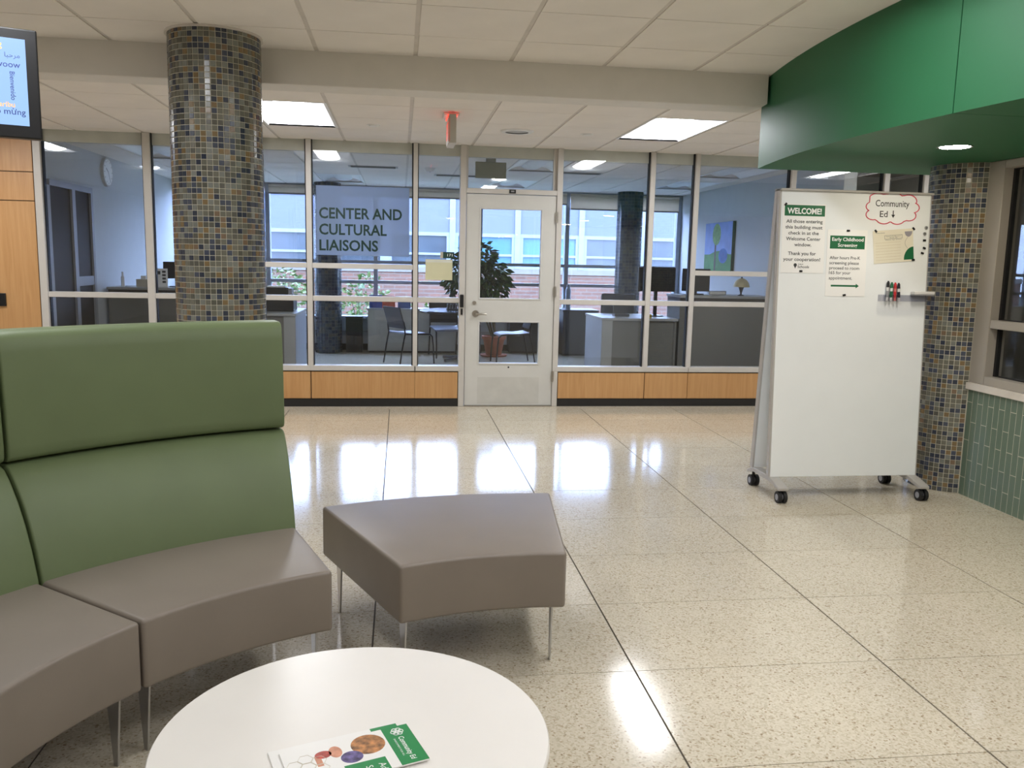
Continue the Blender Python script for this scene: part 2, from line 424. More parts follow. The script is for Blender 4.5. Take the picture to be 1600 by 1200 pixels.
# ---- door in the partition
door = setting('door_1', 'pale metal office door with two glass lites and a lever handle')
J0, J1, K0, K1 = .577, .635, 1.534, 1.589
MB().box(J0, J1, D-.018, D+.11, 0, ZF).build('jamb', FRAME, door, bevel=.003, seg=1)
MB().box(K0, K1, D-.018, D+.11, 0, ZF).build('jamb', FRAME, door, bevel=.003, seg=1)
MB().box(J1, K0, D-.016, D+.11, 2.112, 2.16).build('transom_bar', FRAME, door, bevel=.003, seg=1)
MB().box(J1+.02, K0-.035, D+.045, D+.051, 2.16, ZF).build('transom_pane', GLASS, door)
MB().box(J1, J1+.02, D+.03, D+.08, 2.16, ZF).build('transom_bead', FRAME, door)
MB().box(K0-.035, K0, D+.03, D+.08, 2.16, ZF).build('transom_bead', FRAME, door)
lx0, lx1 = .640, 1.530
leaf = MB()
leaf.box(lx0, .776, D, D+.045, .012, 2.106).box(1.392, lx1, D, D+.045, .012, 2.106)
leaf.box(.776, 1.392, D, D+.045, .012, .434).box(.776, 1.392, D, D+.045, .861, 1.086).box(.776, 1.392, D, D+.045, 1.972, 2.106)
lf = leaf.build('leaf', DOORP, door)
for z0, z1 in ((.434, .861), (1.086, 1.972)):
    bd = MB(); w = .008
    bd.box(.776-w, .776+w, D-.006, D+.05, z0-w, z1+w).box(1.392-w, 1.392+w, D-.006, D+.05, z0-w, z1+w).box(.776+w, 1.392-w, D-.006, D+.05, z0-w, z0+w).box(.776+w, 1.392-w, D-.006, D+.05, z1-w, z1+w)
    bd.build('glazing_bead', DOORP, lf, bevel=.002, seg=1)
    MB().box(.784, 1.384, D+.02, D+.026, z0+.008, z1-.008).build('pane', GLASS, lf)
MB().box(.772, 1.40, D-.0018, D, .03, .30).build('kick_plate', mat('kick_enamel', (196, 194, 186), .4), lf)
MB().box(J1, K0, D-.03, D+.11, 0, .01).build('threshold', NICKEL, door)
hd = MB().cyl((.742, D, .937), (.742, D-.012, .937), .034, n=24).cyl((.742, D-.012, .937), (.742, D-.055, .937), .011)
hd.tube([(.742, D-.055, .937), (.775, D-.058, .938), (.81, D-.056, .938), (.848, D-.046, .934)], [.012, .0105, .0095, .008], 10)
hd.build('lever_handle', NICKEL, lf, smooth=True)
MB().cyl((.728, D, 1.045), (.728, D-.014, 1.045), .019, n=20).cyl((.728, D-.014, 1.045), (.728, D-.018, 1.045), .008).build('lock_cylinder', NICKEL, lf, smooth=True)
for z in (.309, 1.166, 1.90):
    MB().cyl((1.536, D-.022, z-.055), (1.536, D-.022, z+.055), .008, n=10).box(1.522, 1.55, D-.021, D-.012, z-.05, z+.05).build('hinge', NICKEL, door, smooth=True)
MB().cyl((1.085, D+.001, .40), (1.085, D-.004, .40), .009, n=12).build('viewer_screw', BLACKP, lf)
MB().box(1.055, 1.12, D-.024, D-.016, 2.120, 2.156).build('latch_plate', BLACKP, door)
MB().box(1.072, 1.104, D-.0255, D-.024, 2.132, 2.146).build('latch_mark', GREYP, door)
rd = MB().box(.583, .62, D-.042, D-.018, 1.0, 1.125).build('card_reader', BLACKP, bevel=.004); tag(rd, 'small black card reader on the door jamb beside the lever', 'card reader')
st = MB().box(.592, .612, D-.028, D-.018, .925, .985).build('strike_plate', DARKMET, door)
rd2 = MB().box(-3.70, -3.625, D-.03, D-.012, .95, 1.07).build('wall_switch', BLACKP, bevel=.004); tag(rd2, 'small black switch plate on the maple wood panelling', 'switch')

# ---- office window wall
ow = setting('window_1', 'exterior window wall at the back of the office')
YB = 13.75
WFR = mat('window_frame_grey', (150, 156, 166), .45)
MB().box(-3.42, 4.58, YB, YB+.15, 0, .10).build('base_strip', BASEBLK, ow)
MB().box(-3.42, 4.58, YB, YB+.15, .10, .50).build('low_panel', mat('heater_enamel', (172, 178, 184), .5), ow)
MB().box(-3.42, 4.58, YB-.02, YB+.15, .29, .305).build('panel_reveal', GREYP, ow)
MB().box(-3.42, 4.58, YB-.06, YB+.18, .50, .54).build('stool', WFR, ow)
MB().box(-3.42, 4.58, YB, YB+.15, 2.50, ZF+.05).build('head', WFR, ow)
WM = [-3.42, -2.04, -.39, 1.26, 2.67, 4.53]
for x in WM:
    MB().box(x-.03, x+.035, YB-.01, YB+.13, .54, 2.50).build('mullion', WFR, ow)
for a, b in zip(WM, WM[1:]):
    for z in (1.055, 1.37):
        MB().box(a+.03, b-.03, YB, YB+.12, z, z+.05).build('rail', WFR, ow)
    MB().box(a+.03, b-.03, YB+.06, YB+.066, .54, 2.50).build('pane', WGLASS, ow)
SHADE = mat('roller_shade', (222, 214, 202), .85)
_n = SHADE.node_tree; _t = _n.nodes.new('ShaderNodeBsdfTranslucent'); _t.inputs[0].default_value = lin((226, 214, 196))+(1,)
_m = _n.nodes.new('ShaderNodeMixShader'); _m.inputs[0].default_value = .45
_n.links.new(_n.nodes['Principled BSDF'].outputs[0], _m.inputs[1]); _n.links.new(_t.outputs[0], _m.inputs[2]); _n.links.new(_m.outputs[0], _n.nodes['Material Output'].inputs['Surface'])
for n, (a, b, z) in enumerate(((-3.39, -2.07, 2.42), (-2.005, -.42, 2.40), (-.355, 1.23, 2.40), (1.295, 2.64, 2.36), (2.705, 4.50, 2.29))):
    o = thing('roller_shade', ['beige roller shade at the back window by the clock wall', 'beige roller shade above the window behind the black printer', 'beige roller shade above the window behind the round table', 'beige roller shade above the window seen through the door', 'beige roller shade hanging lowest, beside the tree picture wall'][n], 'window shade', ((a+b)/2, YB-.06, z), group='roller shades at the back windows')
    w = (b-a)/2
    MB().box(-w, w, 0, .008, .02, 2.50-z).build('fabric', SHADE, o)
    MB().box(-w, w, -.006, .014, 0, .022).build('hem_bar', mat('hem_grey', (140, 128, 118), .6), o)
    MB().cyl((-w, .01, 2.52-z), (w, .01, 2.52-z), .025, n=12).build('roller', SHADE, o, smooth=True)

# ---- green soffit over the right side
CXs, CYs, RS, ZB = 10.35, 4.35, 8.0, 2.15
arc = []
for i in range(41):
    y = 5.9-(5.9+1.0)*i/40
    arc.append((CXs-math.sqrt(RS*RS-(y-CYs)**2), y))
def seg_pts(ya, yb):
    return [p for p in arc if yb <= p[1] <= ya]
sf = setting('green_soffit', 'green painted curved soffit dropping below the lobby ceiling at right')
YJ = 3.57
def soffit_part(y1, y0, name):
    ys = [y1-(y1-y0)*i/24 for i in range(25)]
    poly = [(CXs-math.sqrt(RS*RS-(y-CYs)**2), y) for y in ys]+[(6.5 if y0 > 5 else 3.72, y0), (6.5 if y0 > 5 else 3.72, y1)]
    return MB().prism(poly, 'z', ZB, ZN+.1).build(name, GREENP, sf, smooth=True)
soffit_part(5.9, 5.3, 'fascia_end'); 
soffit_part(5.3, YJ+.003, 'fascia_panel'); soffit_part(YJ-.003, -1.0, 'fascia_panel')
MB().box(3.72, 6.5, 5.2, 5.3, ZB, ZN+.1).build('return_panel', GREENP, sf)

# ---- right wall with window and sage tile
XR = 3.69
rw = setting('wall_right', 'lobby side wall with a window above vertical sage green tiles')
MB().box(XR-.0030, XR+.16, -4, 5.12, 0, .705).build('tile_bed', GROUT, rw)
MB().box(XR+.004, XR+.16, -4, 1.5, .705, 2.85).build('upper_wall', LOBW, rw)
MB().box(3.8, 6.5, 5.2, 5.3, 0, ZB).build('return_wall', LOBW, rw)
pt = None
Wt, Ht, gp = .0505, .2505, .0040
cols = 52
for c_ in range(cols):
    y1 = 5.075-c_*Wt
    off = -.1285 if c_ % 2 else 0.0
    z = -.0085+off+.13-Ht+(.0 if c_ % 2 else 0.0)
    while z < .70:
        a, b = max(z+gp/2, .002), min(z+Ht-gp/2, .703)
        if b-a > .01:
            if b-a > Ht-gp-1e-4:
                if pt is None:
                    pt = MB().box(-.004, .008, -Wt+gp/2, -gp/2, 0, Ht-gp).build('wall_tile', TILEG, rw, bevel=.0005, seg=1); pt.location = (XR, y1, a)
                else: share(pt, 'wall_tile', (XR, y1, a), rw)
            else:
                MB().box(-.004, .008, -Wt+gp/2, -gp/2, 0, b-a).build('wall_tile', TILEG, rw, loc=(XR, y1, a))
        z += Ht
wd = setting('window_2', 'grey framed side window above the sage tiles')
MB().box(XR-.025, XR+.18, 1.5, 5.08, .705, .75).build('window_sill', SILL, wd, bevel=.003, seg=1)
WF2 = mat('side_window_frame', (164, 157, 146), .42, var=.02)
MB().box(XR, XR+.12, 4.945, 5.10, .75, ZB).build('frame_stile', WF2, wd, bevel=.003, seg=1)
MB().box(XR, XR+.12, 1.5, 4.945, .75, .805).build('frame_rail', WF2, wd, bevel=.003, seg=1)
MB().box(XR, XR+.12, 1.5, 4.945, 2.10, ZB).build('frame_rail', WF2, wd, bevel=.003, seg=1)
MB().box(XR, XR+.12, 3.2, 3.26, .805, 2.10).build('frame_mullion', WF2, wd, bevel=.003, seg=1)
for a, b in ((3.26, 4.945), (1.5, 3.2)):
    MB().box(XR+.005, XR+.12, a, b, 1.111, 1.164).build('frame_rail', WF2, wd, bevel=.003, seg=1)
    for z0, z1 in ((.805, 1.111), (1.164, 2.10)):
        MB().box(XR+.07, XR+.076, a, b, z0, z1).build('pane', WGLASS, wd)
        g = MB().box(XR+.06, XR+.085, b-.02, b, z0, z1).box(XR+.06, XR+.085, a, b-.02, z0, z0+.006).box(XR+.06, XR+.085, a, b-.02, z1-.006, z1)
        g.build('gasket', GASKET, wd)
# dim room behind that window
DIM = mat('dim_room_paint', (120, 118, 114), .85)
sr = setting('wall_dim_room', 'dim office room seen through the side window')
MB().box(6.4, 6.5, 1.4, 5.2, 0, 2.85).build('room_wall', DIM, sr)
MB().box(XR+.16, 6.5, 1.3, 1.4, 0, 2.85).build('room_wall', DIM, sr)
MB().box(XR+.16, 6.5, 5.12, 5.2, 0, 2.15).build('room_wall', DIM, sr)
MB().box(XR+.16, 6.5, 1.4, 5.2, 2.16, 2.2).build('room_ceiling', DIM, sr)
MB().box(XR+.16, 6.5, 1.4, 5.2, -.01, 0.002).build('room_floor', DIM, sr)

# ================================================================== COLUMNS
MOS = [mat('mosaic_olive', (110, 109, 97), .2), mat('mosaic_dark_olive', (91, 90, 81), .2), mat('mosaic_grey', (122, 124, 117), .2),
       mat('mosaic_navy', (54, 60, 74), .18), mat('mosaic_slate', (72, 78, 92), .2), mat('mosaic_ochre', (126, 106, 74), .22), mat('mosaic_copper', (122, 102, 82), .22)]
MWT = [.26, .18, .17, .14, .12, .09, .04]
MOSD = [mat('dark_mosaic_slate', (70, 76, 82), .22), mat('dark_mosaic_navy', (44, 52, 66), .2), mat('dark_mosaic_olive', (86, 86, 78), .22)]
def column(label, x, y, r, h, pitch, mats, wts, part_arc=None, group='mosaic columns'):
    o = thing('mosaic_column', label, 'column', (x, y, 0), 0, group)
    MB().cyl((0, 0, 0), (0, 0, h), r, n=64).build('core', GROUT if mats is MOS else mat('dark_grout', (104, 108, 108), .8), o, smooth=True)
    n = int(round(2*math.pi*r/pitch)); rows = int(h/pitch); pv = h/rows
    mb = MB(); rnd = random.Random(int(x*100)+3)
    g = .0015 if pitch < .04 else .002
    da = 2*math.pi/n
    for k in range(rows):
        for i in range(n):
            t = i*da
            if part_arc and not (part_arc[0] <= t <= part_arc[1]): continue
            u = rnd.random(); acc = 0
            for q, wt in enumerate(wts):
                acc += wt
                if u <= acc: break
            mb.cur = q
            ga = g/r; j = [rnd.uniform(-.0004, .0004) for _ in range(4)]
            t0, t1 = t+ga, t+da-ga; z0, z1 = k*pv+g, (k+1)*pv-g
            e = .0012; ea = e/r
            def P(tt, zz, rr): return (rr*math.cos(tt), rr*math.sin(tt), zz)
            R0, R1 = r+.0002, r+.003
            vs = [P(t0, z0, R0), P(t1, z0, R0), P(t1, z1, R0), P(t0, z1, R0),
                  P(t0+ea, z0+e, R1+j[0]), P(t1-ea, z0+e, R1+j[1]), P(t1-ea, z1-e, R1+j[2]), P(t0+ea, z1-e, R1+j[3])]
            mb.add(vs, [(4, 5, 6, 7), (0, 1, 5, 4), (1, 2, 6, 5), (2, 3, 7, 6), (3, 0, 4, 7)])
    mb.build('mosaic_tiles', mats, o, kind='stuff')
    return o
c1 = column('round mosaic column of olive and navy tiles behind the green sofa', -1.086, 5.42, .259, ZN, .0316, MOS, MWT)
MB().lathe([(.262, -.012), (.275, -.012), (.275, 0), (.262, 0)], (0, 0, ZN), 48).build('ceiling_collar', TEE, c1, smooth=True)
column('round mosaic column beside the whiteboard under the green soffit', 3.76, 5.335, .259, ZB, .0316, MOS, MWT)
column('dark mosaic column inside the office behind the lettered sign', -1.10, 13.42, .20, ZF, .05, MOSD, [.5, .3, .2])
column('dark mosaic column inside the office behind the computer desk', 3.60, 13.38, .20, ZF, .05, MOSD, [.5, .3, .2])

# ================================================================== CEILING FIXTURES
def troffer(x, y, on, label, grp):
    z = ZN if on == 2 else ZF
    o = thing('ceiling_light', label, 'ceiling light', (x+T/2, y+T, z), 0, grp)
    a, b = T/2-.006, T-.006
    fr = MB().box(-a, -a+.02, -b, b, 0, .012).box(a-.02, a, -b, b, 0, .012).box(-a+.02, a-.02, -b, -b+.02, 0, .012).box(-a+.02, a-.02, b-.02, b, 0, .012)
    fr.build('frame', TROFF, o)
    A, B_ = a-.02, b-.02
    # curved reflector wings rising to the middle, end plates, bright basket lens
    w = .125; nn = 8; pr = []
    for i in range(nn+1):
        t = i/nn; pr.append((-A+(A-w)*t, .004+.055*math.sin(t*math.pi/2)))
    mb = MB()
    for s in (1, -1):
        vs = []
        for px, pz in pr: vs += [(s*px, -B_, pz), (s*px, B_, pz)]
        fs = [(2*i, 2*i+1, 2*i+3, 2*i+2) if s < 0 else (2*i, 2*i+2, 2*i+3, 2*i+1) for i in range(nn)]
        mb.add(vs, fs)
    mb.build('reflector', TROFF, o, smooth=True)
    for yy in (-B_-.004, B_): MB().box(-A, A, yy, yy+.004, 0, .078).build('end_plate', TROFF, o)
    le = MB(); pts = [(w*math.cos(math.pi*i/10), .060-.038*math.sin(math.pi*i/10)) for i in range(11)]
    vs = []
    for px, pz in pts: vs += [(px, -B_, pz), (px, B_, pz)]
    le.add(vs, [(2*i, 2*i+1, 2*i+3, 2*i+2) for i in range(10)])
    le.build('lens', (LENSOFF, LENS_M, LENSN_M)[on], o, smooth=True)
    MB().box(-a, a, -b, b, .08, .09).build('housing', TROFF, o)
    return o
lab = ['lit recessed ceiling light left of the exit sign, beside the mosaic column', 'lit recessed ceiling light near the green soffit corner', 'lit recessed corridor light beyond the whiteboard', 'lit recessed corridor light above the wood panelling']
for (x, y, on), l in zip(LIGHTS_FAR, lab): troffer(x, y, on, l, 'corridor ceiling lights')
lab = ['unlit recessed office light nearest the clock', 'unlit recessed office light above the dark office column', 'unlit recessed office light just behind the door transom', 'unlit recessed office light at the back, behind the door transom', 'unlit recessed office light nearest the tree picture', 'unlit recessed office light at the back by the picture wall']
for (x, y, on), l in zip(LIGHTS_OFF, lab): troffer(x, y, on, l, 'office ceiling lights')
lab = ['lit lobby ceiling light above the curved sofa, above the picture', 'lit lobby ceiling light over the open floor right of the ottoman, above the picture', 'lit lobby ceiling light behind the viewer on the sofa side', 'lit lobby ceiling light behind the viewer on the soffit side', 'lit lobby ceiling light beyond the television, left of the picture', 'unseen lobby ceiling light added to brighten the whiteboard, level with the coffee table']
for (x, y, on), l in zip(LIGHTS_NEAR, lab): troffer(x, y, on, l, 'lobby ceiling lights')
# downlight in the soffit
dl = thing('downlight', 'round lit downlight recessed in the green soffit', 'downlight', (3.055, 4.52, ZB))
MB().lathe([(.078, .0), (.092, -.004), (.094, -.0005), (.094, .002)], (0, 0, 0), 40).build('trim_ring', mat('downlight_trim', (60, 70, 62), .4), dl, smooth=True)
MB().cyl((0, 0, -.003), (0, 0, .003), .078, n=40).build('lens', mat('downlight_lens', (255, 250, 240), .5, emit=(255, 242, 222), es=DOWNLIGHT_W), dl)
for y in (2.85, 1.2):  # unseen downlights added to put more light on the whiteboard
    d2 = thing('downlight', 'unseen soffit downlight added to light the whiteboard, just right of the picture' if y > 2 else 'unseen added soffit downlight furthest from the whiteboard', 'downlight', (3.06, y, ZB), group='added downlights out of the picture')
    MB().lathe([(.078, .0), (.092, -.004), (.094, -.0005), (.094, .002)], (0, 0, 0), 40).build('trim_ring', MATS['downlight_trim'], d2, smooth=True)
    MB().cyl((0, 0, -.003), (0, 0, .003), .078, n=40).build('lens', MATS['downlight_lens'], d2)
# speaker, detectors
sp = thing('ceiling_speaker', 'round white speaker grille in the corridor ceiling', 'speaker', (.986, 7.46, ZF))
MB().lathe([(0, -.006), (.085, -.006), (.10, -.004)], (0, 0, 0), 40).build('grille', mat('speaker_grille', (176, 174, 168), .6), sp, smooth=True)
MB().lathe([(.10, -.012), (.135, -.012), (.145, -.002), (.145, .001)], (0, 0, 0), 40).build('ring', WHITEP, sp, smooth=True)
for n, (x, y) in enumerate(((-.226, 7.45), (1.60, 7.47))):
    d_ = thing('sprinkler_cover', ['small round white sprinkler cover between ceiling light and exit sign', 'small round white sprinkler cover between speaker and right ceiling light'][n], 'sprinkler', (x, y, ZF), group='sprinkler covers')
    MB().lathe([(0, -.012), (.036, -.012), (.042, -.006), (.042, .001)], (0, 0, 0), 24).build('cover', WHITEP, d_, smooth=True)
    MB().lathe([(.044, -.003), (.056, -.003), (.058, .001)], (0, 0, 0), 24).build('ring', WHITEP, d_, smooth=True)
for n, (x, y) in enumerate(((-.334, 10.85), (.74, 11.6), (2.209, 10.75))):
    d_ = thing('air_diffuser', ['slotted air diffuser in the office ceiling above the dark office column', 'slotted air diffuser in the office ceiling above the round table', 'slotted air diffuser in the office ceiling right of the door'][n], 'air vent', (x, y, ZF), group='office air diffusers')
    MB().box(-.30, .30, -.10, .10, -.004, .001).build('plate', GREYP, d_)
    for q in range(3): MB().box(-.27, .27, -.075+q*.055, -.05+q*.055, -.010, -.004).build('slot', DARKMET, d_)
sd = thing('smoke_detector', 'white smoke detector on the office ceiling left of the door', 'smoke detector', (.356, 10.72, ZF))
MB().lathe([(0, -.05), (.035, -.05), (.05, -.03), (.06, -.012), (.07, 0)], (0, 0, 0), 24).build('body', WHITEP, sd, smooth=True)
MB().cyl((0, 0, -.054), (0, 0, -.05), .012, n=12).build('sensor_cap', GREYP, sd)
# exit sign seen edge on
REDL = mat('exit_red', (230, 60, 50), .5, emit=(255, 50, 36), es=.7)
REDGLOW = mat('exit_red_glow', (230, 60, 50), .5, emit=(255, 50, 36), es=3.5)
ex = thing('exit_sign', 'hanging exit sign seen edge-on below the corridor ceiling', 'exit sign', (.38, 6.76, ZF))
MB().box(-.06, .06, -.10, .10, -.022, 0).build('canopy', WHITEP, ex, bevel=.006)
MB().box(-.022, .034, -.165, .165, -.232, -.022).build('housing', mat('exit_housing', (190, 184, 172), .45), ex, bevel=.004)
MB().box(-.026, -.022, -.15, .15, -.222, -.034).build('face_plate', WHITEP, ex)
lettering('lettering', [('EXIT', 0, -.19, .22, .13, 'C')], REDL, ex, lambda u, v: (-.0265, -u, v))
MB().box(-.027, -.014, -.167, -.15, -.222, -.034).build('red_glow_edge', mat('exit_edge_glow', (214, 150, 138), .4), ex)  # pinkish strip, the face's red glow painted into its colour
MB().box(-.030, -.024, -.14, .14, -.030, -.0225).build('glow_strip', REDGLOW, ex)  # glowing strips added to throw a red glow on the ceiling
MB().box(.034, .040, -.14, .14, -.030, -.0225).build('glow_strip', REDGLOW, ex)
e2 = thing('exit_sign', 'blank olive back of an exit sign inside the office above the door', 'exit sign', (.955, 9.3, ZF))
MB().box(-.165, .165, -.015, .015, -.235, -.065).build('housing', mat('sign_back_olive', (140, 142, 124), .5), e2, bevel=.003)
MB().box(-.05, .05, -.04, .04, -.065, 0).build('canopy', mat('sign_canopy', (150, 150, 138), .5), e2)
# television
tv = thing('television', 'black-framed wall television hung from the ceiling, showing greetings in several languages', 'television', (-1.885, 3.86, 1.94), R(22))
tvW = .80
# local frame: right edge at x=+.38
x1 = .385; x0 = x1-tvW
def tvp(u, v): return (u, -.031, v)
MB().box(x0, x1, -.028, .03, 0, .445).build('cabinet', BLACKP, tv, bevel=.006)
MB().box(x0+.045, x1-.045, -.0295, -.0275, .052, .402).build('screen', mat('tv_screen', (30, 40, 60), .3, var=.0, emit=(158, 196, 250), es=.9), tv)
TVI = mat('tv_ink', (50, 66, 130), .5); TVG = mat('tv_green', (40, 150, 80), .5); TVO = mat('tv_orange', (250, 170, 90), .5, emit=(250, 160, 80), es=.5)
xr = x1-.045
lettering('greeting', [('soo dhawoow', xr-.022, .285, .20, None, 'R')], TVI, tv, tvp, .008)
lettering('greeting', [('chào mừng', xr-.012, .095, .155, None, 'R')], TVI, tv, tvp, .008)
lettering('greeting', [('\uFE8E\uFE92\uFEA3\uFEAE\uFEE3', xr-.022, .325, .055, None, 'R')], TVI, tv, tvp)
lettering('greeting', [('ong', xr-.085, .362, .05, None, 'R')], TVO, tv, tvp, .008)
lettering('greeting', [('karibu', xr-.05, .125, .07, None, 'R')], TVO, tv, tvp, .008)
lettering('greeting', [('Bienvenido', 0, 0, .115, None, 'L')], TVI, tv, lambda u, v: (xr-.062+v, -.031, .268-u), .01)
lettering('emblem', [('S', xr-.125, .190, .045, None, 'R')], TVG, tv, tvp, .03)
MB().box(-.05, .05, .03, .06, .10, .35).cyl((0, .07, .2), (0, .07, ZN-1.94), .02, n=12).build('ceiling_pole', DARKMET, tv)
MB().lathe([(.02, -.012), (.06, -.012), (.065, 0)], (0, .07, ZN-1.94), 24).build('ceiling_flange', DARKMET, tv, smooth=True)

# ================================================================== SEATING
RM = 1.575
RI = 1.18
def wedge_pt(rr, ph): return (rr*math.sin(ph), rr*math.cos(ph)-RM)
def wedge(s0, s1, z0, z1, half, n=14):
    """block following the seat's curve; s measured outward from the front edge"""
    a = [wedge_pt(RI+s0, -half+2*half*i/n) for i in range(n+1)]; b = [wedge_pt(RI+s1, half-2*half*i/n) for i in range(n+1)]
    return MB().prism(a+b, 'z', z0, z1)
def sweep(prof, half, n=16):
    """closed (s,z) profile carried along the curve"""
    mb = MB(); k = len(prof); vs = []; fs = []
    for i in range(n+1):
        ph = -half+2*half*i/n
        for s, z in prof:
            p = wedge_pt(RI+s, ph); vs.append((p[0], p[1], z))
    for i in range(n):
        for q in range(k):
            r_ = (q+1) % k
            fs.append((i*k+q, i*k+r_, (i+1)*k+r_, (i+1)*k+q))
    fs.append(tuple(range(k-1, -1, -1))); fs.append(tuple(range(n*k, (n+1)*k)))
    return mb.add(vs, fs)
def blade_leg(x, y, ph, z1, parent):
    """flat steel blade standing along the module's side, wide at the seat and narrow at the floor"""
    d = Vector((math.sin(ph), math.cos(ph), 0)); n = Vector((d.y, -d.x, 0)); c = Vector((x, y, 0)); t = .0035; vs = []
    for z, w in ((0, .009), (z1, .031)):
        for a, b in ((-1, -1), (1, -1), (1, 1), (-1, 1)):
            p = c+d*(w*a)+n*(t*b); vs.append((p.x, p.y, z))
    o = MB().add(vs, [(3, 2, 1, 0), (4, 5, 6, 7), (0, 1, 5, 4), (1, 2, 6, 5), (2, 3, 7, 6), (3, 0, 4, 7)]).build('leg', CHROME, parent, bevel=.001, seg=1)
    bm = bmesh.new(); bm.from_mesh(o.data); bmesh.ops.recalc_face_normals(bm, faces=bm.faces); bm.to_mesh(o.data); bm.free()
    return o
HALF = R(15.08)
def seat_module(label, ang, center, back=True, depth=.79):
    a = R(ang); cx = center[0]-RM*math.sin(a); cy = center[1]+RM*math.cos(a)
    o = thing('curved_sofa_seat' if back else 'wedge_ottoman', label, 'sofa' if back else 'ottoman', (cx, cy, 0), a, 'curved sofa seats' if back else None)
    hf = HALF if back else R(14.75)
    top = .442
    seat = wedge(0, depth if not back else .80, .232, top, hf).build('seat', TAUPE, o, bevel=.013, seg=4, label='taupe vinyl seat')
    # stitched welt along the top front edge
    mb = MB(); mb.tube([wedge_pt(RI+.004, -hf+.02+2*(hf-.02)*i/16)+(top-.020,) for i in range(17)], .0022, 6); mb.build('welt', mat('taupe_welt', (104, 92, 84), .5), seat)
    wedge(.08, depth-.08, .222, .236, hf-R(3), 10).build('base_frame', BLACKP, o)
    for sx in (-1, 1):
        for s in (.075, depth-.08):
            ph = sx*(hf-R(2.2)*1.18/(1.18+s)); p = wedge_pt(RI+s, ph)
            blade_leg(p[0], p[1], ph, .226, o)
    if back:
        lo = [(.50, .40), (.512, .46), (.535, .54), (.565, .62), (.60, .69), (.640, .75), (.668, .782), (.69, .792), (.84, .792), (.84, .30), (.60, .30)]
        sweep(lo, hf).build('lower_backrest', GREENV, o, bevel=.007, seg=3, label='green vinyl lumbar cushion')
        up = [(.69, .800), (.672, .806), (.664, .82), (.662, .85), (.668, 1.0), (.678, 1.15), (.686, 1.195), (.70, 1.212), (.72, 1.218), (.80, 1.218), (.83, 1.20), (.84, 1.15), (.84, .800)]
        sweep(up, hf).build('upper_backrest', GREENV, o, bevel=.007, seg=3, label='green vinyl upper back panel')
    return o
SCN = (.186, 1.649)
seat_module('curved sofa seat with tall green back, its right end free beside the ottoman', 35.25, SCN)
seat_module('curved sofa seat with green back cut off by the left picture edge', 65.75, SCN)
seat_module('taupe wedge-shaped ottoman on thin steel legs beside the sofa', 9.25, (.481, 1.706), back=False, depth=.795)
# round table
tb = thing('round_table', 'low round white coffee table in the foreground', 'table', (-.0998, 1.8317, 0))
TR = .4436
MB().lathe([(0, .372), (TR-.012, .372), (TR-.003, .377), (TR, .386), (TR-.001, .396), (TR-.004, .4), (0, .4)], (0, 0, 0), 96).build('table_top', WHITELAM, tb, smooth=True)
MB().lathe([(.05, .012), (.04, .03), (.034, .06), (.034, .34), (.07, .36), (.16, .372), (0, .372)], (0, 0, 0), 32).build('pedestal', CHROME, tb, smooth=True)
MB().lathe([(0, 0), (.27, 0), (.275, .004), (.27, .010), (.06, .018), (0, .018)], (0, 0, 0), 48).build('base_plate', CHROME, tb, smooth=True)

